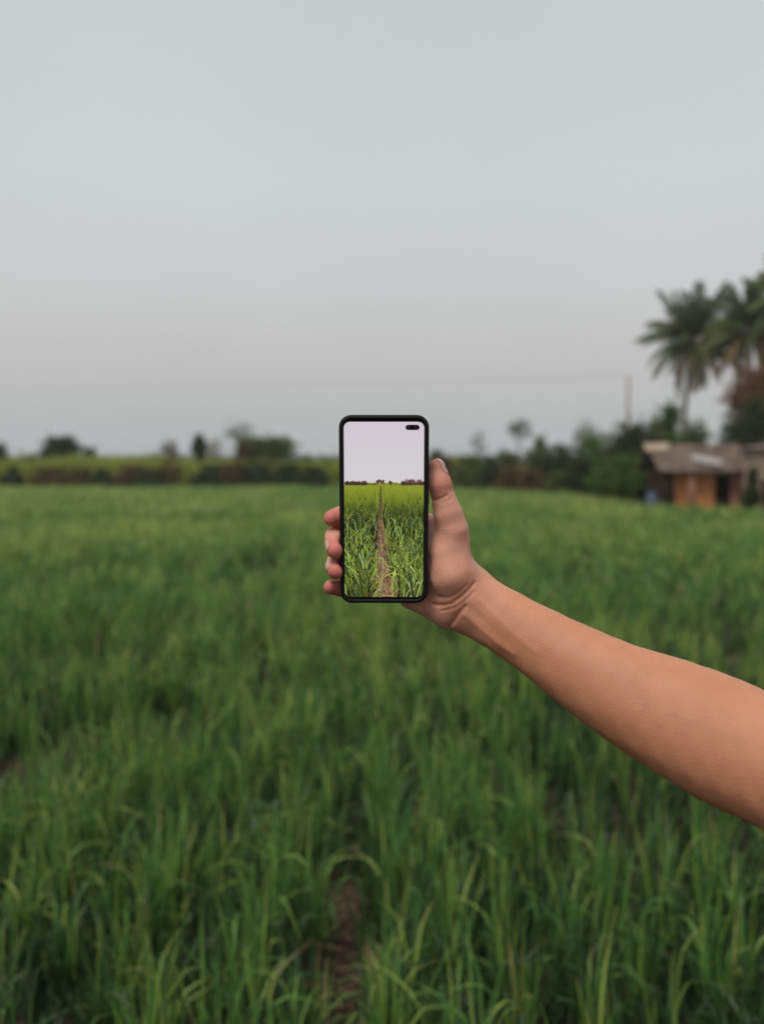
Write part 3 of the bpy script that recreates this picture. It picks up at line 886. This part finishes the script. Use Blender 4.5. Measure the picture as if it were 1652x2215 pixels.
    for k in range(90):                                       # pale straw over the near furrow
        y = 1712 - 620 * g.random() ** 1.6; c, hw = furrow(min(y, 1708)); s = (y - 706) / 1000
        x = c + g.uniform(-1.1, 1.1) * hw; th = g.uniform(0, 3.1); b = g.uniform(-1, 1)
        col = np.array(g.choice([(186, 146, 110), (160, 118, 92), (198, 166, 128), (140, 96, 84)])) * g.uniform(.8, 1.05)
        for q in range(14):
            stamp(x, y, 3.4 * s + .6, col, .85); th += b / 14
            x += math.cos(th) * 6.5 * s; y -= math.sin(th) * 6.5 * s
    return np.clip(im, 0, 255)
IM = paint()
yv = np.linspace(SH / 2, -SH / 2, NY); RC = .0052
hwid = np.full(NY, SW / 2)
for i_, y in enumerate(yv):
    dy = abs(y) - (SH / 2 - RC)
    if dy > 0: hwid[i_] = SW / 2 - RC + math.sqrt(max(0, RC * RC - dy * dy))
uu = np.linspace(-1, 1, NX)
XX = uu[None] * hwid[:, None]
VV = np.stack([XX, np.repeat(yv[:, None], NX, 1), np.full((NY, NX), hz - .00095)], -1)
jj = np.clip(np.round((XX / SW + .5) * (NX - 1)).astype(int), 0, NX - 1)
CC = lin(IM[np.arange(NY)[:, None], jj])
ii = np.arange(NX * NY).reshape(NY, NX)
FF = np.stack([ii[:-1, :-1], ii[1:, :-1], ii[1:, 1:], ii[:-1, 1:]], -1).reshape(-1, 4)
m_disp, nt, pb = new_mat('lit_display')
pb.inputs['Base Color'].default_value = (.004, .004, .004, 1)
pb.inputs['Roughness'].default_value = .2; pb.inputs['Specular IOR Level'].default_value = .12
at_ = nt.nodes.new('ShaderNodeAttribute'); at_.attribute_name = 'picture'
nt.links.new(at_.outputs['Color'], pb.inputs['Emission Color'])
pb.inputs['Emission Strength'].default_value = 0.92
disp = np_mesh('display', VV.reshape(-1, 3), FF, m_disp, phone, False, {'picture': CC.reshape(-1, 3)})
tag(disp, 'lit screen showing a furrow running through the green field under a pale sky')
pw, pht = .0119, .0045
cxp = (854 - 600.5) / 715 * SW; cyp = SH / 2 - (200 - 152) / 1556 * SH
mb = MB(); vs, fs, n = loft([[(cxp + x, cyp + y, z) for x, y in rrect(pw, pht, .0022)] for z in (hz - .0010, hz - .00085)])
fs.append(tuple(range(n, 2 * n))); mb.add(vs, fs); cut = mb.build('camera_cutout', m_glass, phone, False)
mb = MB()
for dx in (-.0034, .0030):
    mb.lathe([(.0016, 0), (.0012, .00006), (.0004, .00004)], 16, (cxp + dx, cyp, hz - .00084))
m_lens, nt, pb = new_mat('lens_glass'); pb.inputs['Base Color'].default_value = (.02, .02, .028, 1); pb.inputs['Roughness'].default_value = .1
mb.build('front_camera', m_lens, cut, True)

# ------------------------------------------------------------------ the person: forearm, hand (one surface from a distance field)
def Z1(zx, zy, d):     # hand close-up coordinates -> camera metres
    px, py = 684.5 + zx / 4.137, 878.5 + zy / 4.137
    return np.array([(px - CX) / F * d, (CY - py) / F * d, -d])
def Pp(px, py, d): return np.array([(px - CX) / F * d, (CY - py) / F * d, -d])
mm = .001
def rcone(p, a, b, ra, rb):
    ba = b - a
    t = np.clip(((p - a) @ ba) / (ba @ ba), 0, 1)
    q = p - a - t[:, None] * ba
    return np.sqrt((q * q).sum(1)) - (ra + (rb - ra) * t)
def smin(a, b, k):
    h = np.maximum(k - np.abs(a - b), 0) / k
    return np.minimum(a, b) - h * h * k * .25
def chain(p, nodes, k):
    d = None
    for (a, ra), (b, rb) in zip(nodes[:-1], nodes[1:]):
        e = rcone(p, a, b, ra * mm, rb * mm)
        d = e if d is None else smin(d, e, k)
    return d
INDEX = [(Z1(985, 1085, .708), 11), (Z1(640, 1000, .712), 9.8), (Z1(330, 988, .700), 9.3), (Z1(215, 990, .694), 9.0), (Z1(140, 1006, .689), 7.3)]
MIDDLE = [(Z1(880, 1210, .712), 11), (Z1(480, 1130, .716), 9.8), (Z1(165, 1168, .696), 8.6), (Z1(162, 1225, .682), 8.2), (Z1(170, 1288, .672), 7.6)]
RING = [(Z1(790, 1350, .712), 10.5), (Z1(480, 1340, .718), 9.2), (Z1(175, 1395, .698), 8.0), (Z1(168, 1438, .684), 7.9), (Z1(174, 1480, .675), 7.4)]
PINKY = [(Z1(730, 1500, .712), 9.5), (Z1(480, 1560, .716), 8.0), (Z1(300, 1618, .702), 7.2), (Z1(215, 1628, .695), 7.0), (Z1(126, 1622, .690), 6.4)]
THUMB = [(Z1(1215, 1480, .692), 17), (Z1(1205, 1260, .690), 15), (Z1(1212, 1105, .685), 13.4), (Z1(1172, 960, .682), 11.8), (Z1(1137, 832, .680), 9.4), (Z1(1100, 700, .678), 9.6), (Z1(1072, 545, .678), 7.2)]
WRC = Z1(1330, 1712, .703)
# forearm outline from the photo: centre, half width
def fa(x0, y0, x1, y1, d, tk):
    c = Pp((x0 + x1) / 2, (y0 + y1) / 2, d)
    return (c, .5 * math.hypot(x1 - x0, y1 - y0) / F * d / mm, tk)
ARM = [(WRC, 27.0, 19.0),
       fa(1083, 1262, 1020, 1382, .695, 19.5),
       fa(1177, 1313, 1085, 1424, .680, 23),
       fa(1271, 1356, 1172, 1494, .664, 28),
       fa(1390, 1405, 1270, 1572, .645, 34),
       fa(1512, 1440, 1380, 1648, .620, 38),
       fa(1640, 1488, 1500, 1722, .590, 41),
       (Pp(1716, 1680, .550), 44, 42),
       (Pp(1850, 1760, .490), 43, 43)]
def spline(nodes, sub=6):
    a = np.array([np.concatenate([c, [w_, t_]]) for c, w_, t_ in nodes])
    a = np.concatenate([[2 * a[0] - a[1]], a, [2 * a[-1] - a[-2]]])
    o = []
    for i in range(1, len(a) - 2):
        for k in range(sub):
            t = k / sub
            q = .5 * (2 * a[i] + (a[i + 1] - a[i - 1]) * t + (2 * a[i - 1] - 5 * a[i] + 4 * a[i + 1] - a[i + 2]) * t * t + (3 * a[i] - a[i - 1] - 3 * a[i + 1] + a[i + 2]) * t ** 3)
            o.append((q[:3], q[3], q[4]))
    o.append((a[-2][:3], a[-2][3], a[-2][4]))
    return o
ARM_S = spline(ARM, 24)
AX0 = ARM[0][0]; AXD = ARM[-1][0] - AX0; AXL = np.linalg.norm(AXD); AXD = AXD / AXL
AXN = np.cross(AXD, np.array([0, 0, 1.0])); AXN /= np.linalg.norm(AXN); AXP = np.cross(AXD, AXN)
_t = np.array([(q[0] - AX0) @ AXD for q in ARM_S])
_k = np.hanning(17); _k /= _k.sum()
def _sm(a):
    a = np.concatenate([2 * a[0] - a[8:0:-1], a, 2 * a[-1] - a[-2:-10:-1]])
    return np.convolve(a, _k, 'valid')
_u, _v = _sm(np.array([(q[0] - AX0) @ AXN for q in ARM_S])), _sm(np.array([(q[0] - AX0) @ AXP for q in ARM_S]))
_w, _th = _sm(np.array([q[1] for q in ARM_S])) * mm, _sm(np.array([q[2] for q in ARM_S])) * mm
def limb(p):
    q = p - AX0
    s_ = q @ AXD
    t = np.clip(s_, 0, AXL)
    wq, tq = np.interp(t, _t, _w), np.interp(t, _t, _th)
    u, v_ = q @ AXN - np.interp(t, _t, _u), q @ AXP - np.interp(t, _t, _v)
    mn = np.minimum(wq, tq)
    return (np.sqrt((u / wq) ** 2 + (v_ / tq) ** 2 + ((s_ - t) / mn) ** 2) - 1) * mn
UPPER = [(Pp(1850, 1760, .490), 42), (np.array([.335, -.225, -.42]), 43), (np.array([.325, -.235, -.30]), 46), (np.array([.30, -.24, -.19]), 50)]

CREASES = [  # polyline (close-up coordinates), depth mm, sigma mm
    ([(1045, 1770), (1120, 1782), (1200, 1768), (1290, 1705), (1360, 1640), (1408, 1580)], 1.5, 1.3),
    ([(1090, 1705), (1180, 1715), (1270, 1665), (1340, 1600)], .8, 1.3),
    ([(1180, 1965), (1222, 1925), (1262, 1860), (1330, 1790)], 1.6, 2.2),
    ([(1130, 1828), (1240, 1800), (1330, 1740), (1400, 1660)], .8, 1.2),
    ([(940, 1800), (965, 1850), (1010, 1885)], .7, 1.2),
    ([(1030, 838), (1075, 838), (1120, 822), (1165, 800)], 1.0, 1.3),
    ([(1110, 862), (1160, 850), (1200, 835)], .5, 1.0),
    ([(1175, 745), (1205, 735), (1230, 742)], .5, .8), ([(1185, 765), (1215, 760), (1240, 770)], .5, .8),
    ([(985, 1330), (1020, 1420), (1040, 1520), (1030, 1620)], .5, 2.0),
]
RIDGES = [  # tendons and veins of the inner wrist, in photo pixels
    ([(1005, 1330), (1040, 1362), (1075, 1392), (1110, 1415)], -.7, 2.6),
    ([(1040, 1300), (1080, 1342), (1120, 1380), (1160, 1410)], -.5, 3.2),
    ([(1022, 1318), (1058, 1352), (1092, 1384)], .5, 3.0),
]
def polyd(x, y, pts):
    d = None
    for a, b in zip(pts[:-1], pts[1:]):
        a, b = np.array(a), np.array(b); ba = b - a
        t = np.clip(((x - a[0]) * ba[0] + (y - a[1]) * ba[1]) / (ba @ ba), 0, 1)
        e = np.hypot(x - a[0] - t * ba[0], y - a[1] - t * ba[1])
        d = e if d is None else np.minimum(d, e)
    return d
def z12p(pts): return [(684.5 + a / 4.137, 878.5 + b / 4.137) for a, b in pts]
MARKS = [(z12p(p), dp, sg) for p, dp, sg in CREASES] + RIDGES

def phone_box(p):
    q = p - PH_C
    l = np.stack([np.abs(q @ PX) - (PW / 2 - .004), np.abs(q @ PY) - (PHH / 2 - .004), np.abs(q @ PZ) - (PT_ / 2 - .004)], 1)
    return np.sqrt((np.maximum(l, 0) ** 2).sum(1)) + np.minimum(l.max(1), 0) - .004

def hand_sdf(p, detail=True):
    fi = [chain(p, c, .003) for c in (INDEX, MIDDLE, RING, PINKY)]
    dist = np.minimum(np.minimum(fi[0], fi[1]), np.minimum(fi[2], fi[3]))
    # metacarpals
    pal = rcone(p, INDEX[0][0], WRC, .0125, .016)
    for c, r0 in ((MIDDLE, 12.5), (RING, 12), (PINKY, 11.5)):
        pal = smin(pal, rcone(p, c[0][0], WRC, r0 * mm, .016), .010)
    heel = rcone(p, Z1(850, 1690, .712), Z1(1150, 1822, .702), .0130, .0140)
    pal = smin(pal, heel, .010)
    th = chain(p, THUMB, .006)
    ball = smin(rcone(p, Z1(1150, 1330, .689), Z1(1195, 1500, .689), .0165, .0195), rcone(p, Z1(1195, 1500, .689), Z1(1240, 1660, .696), .0195, .0185), .006)
    web = rcone(p, Z1(1010, 1130, .706), Z1(1190, 1190, .694), .0085, .012)
    th = smin(th, ball, .010)
    hand = smin(smin(pal, th, .012), web, .010)
    hand = smin(hand, dist, .006)
    arm = limb(p)
    arm = smin(arm, chain(p, UPPER, .02), .02)
    d = smin(hand, arm, .018)
    if detail:
        near = np.abs(d) < .012
        if near.any():
            q = p[near]
            px = CX + q[:, 0] / -q[:, 2] * F; py = CY - q[:, 1] / -q[:, 2] * F
            front = np.clip((q[:, 2] + .705) / .012, 0, 1)
            add = np.zeros(len(q))
            for pts, dp, sg in MARKS:
                e = polyd(px, py, pts) * .000405
                add += dp * mm * np.exp(-(e / (sg * mm)) ** 2) * front
            # gentle lumpiness of flesh
            add += .00035 * np.sin(q[:, 0] * 210 + 1) * np.sin(q[:, 1] * 190) * np.sin(q[:, 2] * 230 + 2)
            d = d.copy(); d[near] += add
    # flesh gives way where it presses on the phone
    pb_ = phone_box(p) - .0003
    k = .002
    h = np.maximum(k - np.abs(d + pb_), 0) / k
    return np.maximum(d, -pb_) + h * h * k * .25

def surface(fn, lo, hi, h, B=16):
    nb = np.ceil((hi - lo) / (h * B)).astype(int)
    G = np.full(tuple(nb * B + 1), 1.0, np.float32)
    ctr = lo + (np.stack(np.meshgrid(*[np.arange(k) for k in nb], indexing='ij'), -1).reshape(-1, 3) + .5) * B * h
    dc = np.concatenate([fn(ctr[i:i + 20000], False) for i in range(0, len(ctr), 20000)])
    ids = np.stack(np.meshgrid(*[np.arange(k) for k in nb], indexing='ij'), -1).reshape(-1, 3)
    ins = dc < 0
    for b in ids[ins]:
        G[b[0] * B:b[0] * B + B + 1, b[1] * B:b[1] * B + B + 1, b[2] * B:b[2] * B + B + 1] = -1
    act = np.abs(dc) < h * B * .87 + .006
    g = np.stack(np.meshgrid(*[np.arange(B + 1)] * 3, indexing='ij'), -1).reshape(-1, 3)
    A_ = ids[act]
    for i in range(0, len(A_), 40):
        bb = A_[i:i + 40]
        pts = (lo + (bb[:, None] * B + g[None]) * h).reshape(-1, 3)
        val = fn(pts).reshape(len(bb), B + 1, B + 1, B + 1)
        for b, vv in zip(bb, val):
            G[b[0] * B:b[0] * B + B + 1, b[1] * B:b[1] * B + B + 1, b[2] * B:b[2] * B + B + 1] = vv
    N = G < 0
    s = [slice(0, -1), slice(1, None)]
    cnt = sum(N[s[a], s[b], s[c]].astype(np.int8) for a in (0, 1) for b in (0, 1) for c in (0, 1))
    mask = (cnt > 0) & (cnt < 8)
    idx = np.full(mask.shape, -1, np.int32)
    I, J, K = np.nonzero(mask)
    idx[I, J, K] = np.arange(len(I))
    acc = np.zeros((len(I), 3)); nn = np.zeros(len(I))
    cor = [(a, b, c) for a in (0, 1) for b in (0, 1) for c in (0, 1)]
    for ca in cor:
        for ax in range(3):
            if ca[ax]: continue
            cb = list(ca); cb[ax] = 1
            va = G[I + ca[0], J + ca[1], K + ca[2]]; vb = G[I + cb[0], J + cb[1], K + cb[2]]
            cr_ = (va < 0) != (vb < 0)
            t = np.where(cr_, va / np.where(cr_, va - vb, 1), 0)
            pos = np.array(ca, float)[None].repeat(len(I), 0); pos[:, ax] += t
            acc[cr_] += pos[cr_]; nn[cr_] += 1
    V = lo + (np.stack([I, J, K], -1) + acc / nn[:, None]) * h
    Fs = []
    for ax in range(3):
        sa = [slice(None)] * 3; sb = [slice(None)] * 3
        sa[ax] = slice(0, -1); sb[ax] = slice(1, None)
        ch = N[tuple(sa)] != N[tuple(sb)]
        e = np.stack(np.nonzero(ch), -1)
        a1, a2 = [(1, 2), (2, 0), (0, 1)][ax]
        e = e[(e[:, a1] > 0) & (e[:, a2] > 0) & (e[:, a1] < mask.shape[a1]) & (e[:, a2] < mask.shape[a2])]
        def cell(o1, o2):
            q = e.copy(); q[:, a1] -= o1; q[:, a2] -= o2
            return idx[q[:, 0], q[:, 1], q[:, 2]]
        quad = np.stack([cell(1, 1), cell(0, 1), cell(0, 0), cell(1, 0)], -1)
        inside = N[e[:, 0], e[:, 1], e[:, 2]]
        Fs.append(np.where(inside[:, None], quad, quad[:, ::-1]))
    return V, np.concatenate(Fs)

lo = np.array([-.066, -.315, -.745]); hi = np.array([.395, .075, -.125])
HV, HF = surface(hand_sdf, lo, hi, .0013)
# skin tone attributes: how red (fingertips, thumb pad), how tanned (forearm)
red = np.zeros(len(HV))
for c, k in ((INDEX[-1][0], 1.0), (INDEX[-2][0], .8), (MIDDLE[-1][0], 1.0), (RING[-1][0], 1.0), (PINKY[-1][0], 1.0), (PINKY[-2][0], .8), (THUMB[-1][0], .45), (THUMB[-2][0], .75)):
    e = np.sqrt(((HV - c) ** 2).sum(1))
    red = np.maximum(red, k * np.clip(1.6 - e / .011, 0, 1))
for c in (INDEX[0][0], MIDDLE[0][0], RING[0][0], PINKY[0][0]):
    pass
along = (HV - WRC) @ ((ARM[3][0] - WRC) / np.linalg.norm(ARM[3][0] - WRC))
tan_ = np.clip((along + .01) / .05, 0, 1)
px_ = CX + HV[:, 0] / -HV[:, 2] * F; py_ = CY - HV[:, 1] / -HV[:, 2] * F
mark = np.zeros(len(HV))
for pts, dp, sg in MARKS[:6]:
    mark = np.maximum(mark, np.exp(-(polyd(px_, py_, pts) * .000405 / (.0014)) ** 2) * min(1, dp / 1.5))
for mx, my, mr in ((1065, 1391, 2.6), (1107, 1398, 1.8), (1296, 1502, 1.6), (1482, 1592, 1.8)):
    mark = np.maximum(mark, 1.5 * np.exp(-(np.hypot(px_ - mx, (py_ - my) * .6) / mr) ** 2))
vein = np.zeros(len(HV))
for pts in ([(1050, 1290), (1120, 1345), (1200, 1382), (1300, 1440), (1400, 1472)], [(1120, 1345), (1170, 1400), (1240, 1450), (1290, 1520)], [(1300, 1440), (1390, 1520), (1480, 1560), (1600, 1600)]):
    vein = np.maximum(vein, np.exp(-(polyd(px_, py_, pts) / 7.0) ** 2) * np.clip((HV[:, 2] + .70) / .02, 0, 1))
m_skin, nt, pb = new_mat('skin')
N_, L_ = nt.nodes, nt.links
def attr(n):
    a = N_.new('ShaderNodeAttribute'); a.attribute_name = n; return a.outputs['Fac']
def mixc(fac, a, b):
    x = N_.new('ShaderNodeMix'); x.data_type = 'RGBA'
    L_.new(fac, x.inputs[0])
    for sock, v in ((x.inputs[6], a), (x.inputs[7], b)):
        if isinstance(v, tuple): sock.default_value = (*v, 1)
        else: L_.new(v, sock)
    return x.outputs[2]
tcs = N_.new('ShaderNodeTexCoord')
n1_ = N_.new('ShaderNodeTexNoise'); n1_.inputs['Scale'].default_value = 55; n1_.inputs['Detail'].default_value = 5; L_.new(tcs.outputs['Object'], n1_.inputs['Vector'])
n2_ = N_.new('ShaderNodeTexNoise'); n2_.inputs['Scale'].default_value = 26; n2_.inputs['Detail'].default_value = 8; n2_.inputs['Roughness'].default_value = .65; L_.new(tcs.outputs['Object'], n2_.inputs['Vector'])
palmc = mixc(n1_.outputs['Fac'], (.55, .258, .172), (.71, .375, .272))
armc = mixc(n2_.outputs['Fac'], (.405, .170, .086), (.56, .255, .150))
c0 = mixc(attr('tan'), palmc, armc)
c1 = mixc(attr('red'), c0, (.52, .155, .125))
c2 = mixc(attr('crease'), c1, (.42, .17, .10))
vm = N_.new('ShaderNodeMath'); vm.operation = 'MULTIPLY'; vm.inputs[1].default_value = .10; L_.new(attr('vein'), vm.inputs[0])
c2 = mixc(vm.outputs[0], c2, (.26, .19, .15))
n3_ = N_.new('ShaderNodeTexNoise'); n3_.inputs['Scale'].default_value = 380; n3_.inputs['Detail'].default_value = 3; L_.new(tcs.outputs['Object'], n3_.inputs['Vector'])
fr = N_.new('ShaderNodeMapRange'); fr.inputs['From Min'].default_value = .60; fr.inputs['From Max'].default_value = .78; fr.inputs['To Max'].default_value = .45; L_.new(n3_.outputs['Fac'], fr.inputs[0])
c2 = mixc(fr.outputs[0], c2, (.30, .125, .075))
L_.new(c2, pb.inputs['Base Color'])
pb.inputs['Roughness'].default_value = .56
pb.inputs['Specular IOR Level'].default_value = .35
pb.inputs['Subsurface Weight'].default_value = .25
pb.inputs['Subsurface Radius'].default_value = (1.0, .35, .2)
pb.inputs['Subsurface Scale'].default_value = .004
vo = N_.new('ShaderNodeTexVoronoi'); vo.inputs['Scale'].default_value = 900; L_.new(tcs.outputs['Object'], vo.inputs['Vector'])
bp = N_.new('ShaderNodeBump'); bp.inputs['Strength'].default_value = .45; bp.inputs['Distance'].default_value = .0005
L_.new(vo.outputs['Distance'], bp.inputs['Height']); L_.new(bp.outputs[0], pb.inputs['Normal'])
person = np_mesh('person', cam2world(HV), HF, m_skin, None, True, {'red': red, 'tan': tan_, 'crease': mark * .6, 'vein': vein})
tag(person, 'bare right arm reaching in from the right, its hand gripping the smartphone', 'person')

# fine dark hairs on the forearm: one part
hn = np.zeros((len(person.data.vertices), 3), np.float32); person.data.vertices.foreach_get('normal', hn.ravel())
hw_ = cam2world(HV)
vdir = hw_ - CO; vdir /= np.linalg.norm(vdir, axis=1, keepdims=True)
fac = -(hn * vdir).sum(1)
ax_w = AXD[0] * CR + AXD[1] * CU + AXD[2] * CB
okh = np.nonzero((along > .045) & (HV[:, 0] < .36) & (fac > -.5) & (rng.random(len(HV)) < np.where(fac < .42, .022, .0)))[0]
nh = len(okh)
p0 = hw_[okh]; nrm_ = hn[okh]
dr = -ax_w[None] * .9 + nrm_ * .45 + rng.normal(0, .25, (nh, 3)); dr /= np.linalg.norm(dr, axis=1, keepdims=True)
ln = rng.uniform(.003, .007, nh)[:, None]
sdv = np.cross(dr, vdir[okh]); sdv /= np.linalg.norm(sdv, axis=1, keepdims=True)
wv = sdv * .000035
p1 = p0 + dr * ln * .55; p2 = p1 + (dr - nrm_ * .35) * ln * .45
Vh = np.stack([p0 - wv, p0 + wv, p1 - wv, p1 + wv, p2 - wv * .3, p2 + wv * .3], 1).reshape(-1, 3)
ih = np.arange(nh)[:, None] * 6
Fh = np.concatenate([ih + np.array([[0, 1, 3, 2]]), ih + np.array([[2, 3, 5, 4]])])
m_hair, nt, pb = new_mat('hair'); pb.inputs['Base Color'].default_value = (.03, .018, .012, 1); pb.inputs['Roughness'].default_value = .5
tag(np_mesh('arm_hair', Vh, Fh, m_hair, person), kind='stuff')

# fingernails: thin curved plates laid on the finger surface
m_nail, nt, pb = new_mat('nail')
pb.inputs['Base Color'].default_value = (.52, .31, .25, 1); pb.inputs['Roughness'].default_value = .28; pb.inputs['Specular IOR Level'].default_value = .5
def nail(c, d, nrm, ln, wd):
    d = d / np.linalg.norm(d); nrm = nrm - d * (nrm @ d); nrm /= np.linalg.norm(nrm); sd = np.cross(d, nrm)
    U, Vv = 15, 11
    gu, gv = np.meshgrid(np.linspace(-1, 1, U), np.linspace(-1, 1, Vv), indexing='ij')
    ex = np.sqrt(np.clip(1 - np.abs(gu) ** 3.2, 0, 1))
    p0 = c + gu.reshape(-1, 1) * ln / 2 * d + (gv * (.2 + .8 * ex)).reshape(-1, 1) * wd / 2 * sd + nrm * .014
    for _ in range(40):
        e = hand_sdf(p0, False)
        p0 = p0 - nrm * np.clip(e - .0003, -.002, .002)[:, None] * .8
    i = np.arange(U * Vv).reshape(U, Vv)
    f = np.stack([i[:-1, :-1], i[1:, :-1], i[1:, 1:], i[:-1, 1:]], -1).reshape(-1, 4)
    o = np_mesh('fingernail', cam2world(p0), f, m_nail, person, True)
    so = o.modifiers.new('thick', 'SOLIDIFY'); so.thickness = .0006; so.offset = 0
    return o
nail(Z1(1108, 540, .677), THUMB[-1][0] - THUMB[-2][0], np.array([.93, .10, .30]), .0150, .0105)
nail(Z1(150, 1275, .675), MIDDLE[-1][0] - MIDDLE[-2][0], np.array([-.93, .30, .25]), .0115, .0095)
nail(Z1(155, 1450, .680), RING[-1][0] - RING[-2][0], np.array([-.90, .36, .25]), .0112, .0092)
nail(Z1(150, 1000, .690), INDEX[-1][0] - INDEX[-2][0], np.array([-.15, .55, -.85]), .0115, .0095)
nail(Z1(140, 1622, .691), PINKY[-1][0] - PINKY[-2][0], np.array([-.15, .45, -.9]), .0095, .0080)

# ------------------------------------------------------------------ haze
HAZE = 0.0007
if HAZE > 0:
    mh = bpy.data.materials.new('haze_air'); mh.use_nodes = True
    nt = mh.node_tree; nt.nodes.remove(nt.nodes['Principled BSDF'])
    pv = nt.nodes.new('ShaderNodeVolumePrincipled')
    pv.inputs['Color'].default_value = (.86, .90, .93, 1); pv.inputs['Density'].default_value = HAZE
    nt.links.new(pv.outputs[0], nt.nodes['Material Output'].inputs['Volume'])
    mb = MB(); mb.box(-2600, 2600, -650, 4100, -1.2, 16); hz_o = mb.build('haze', mh)
    tag(hz_o, 'thin pale evening haze over the whole field', 'haze', kind='stuff')
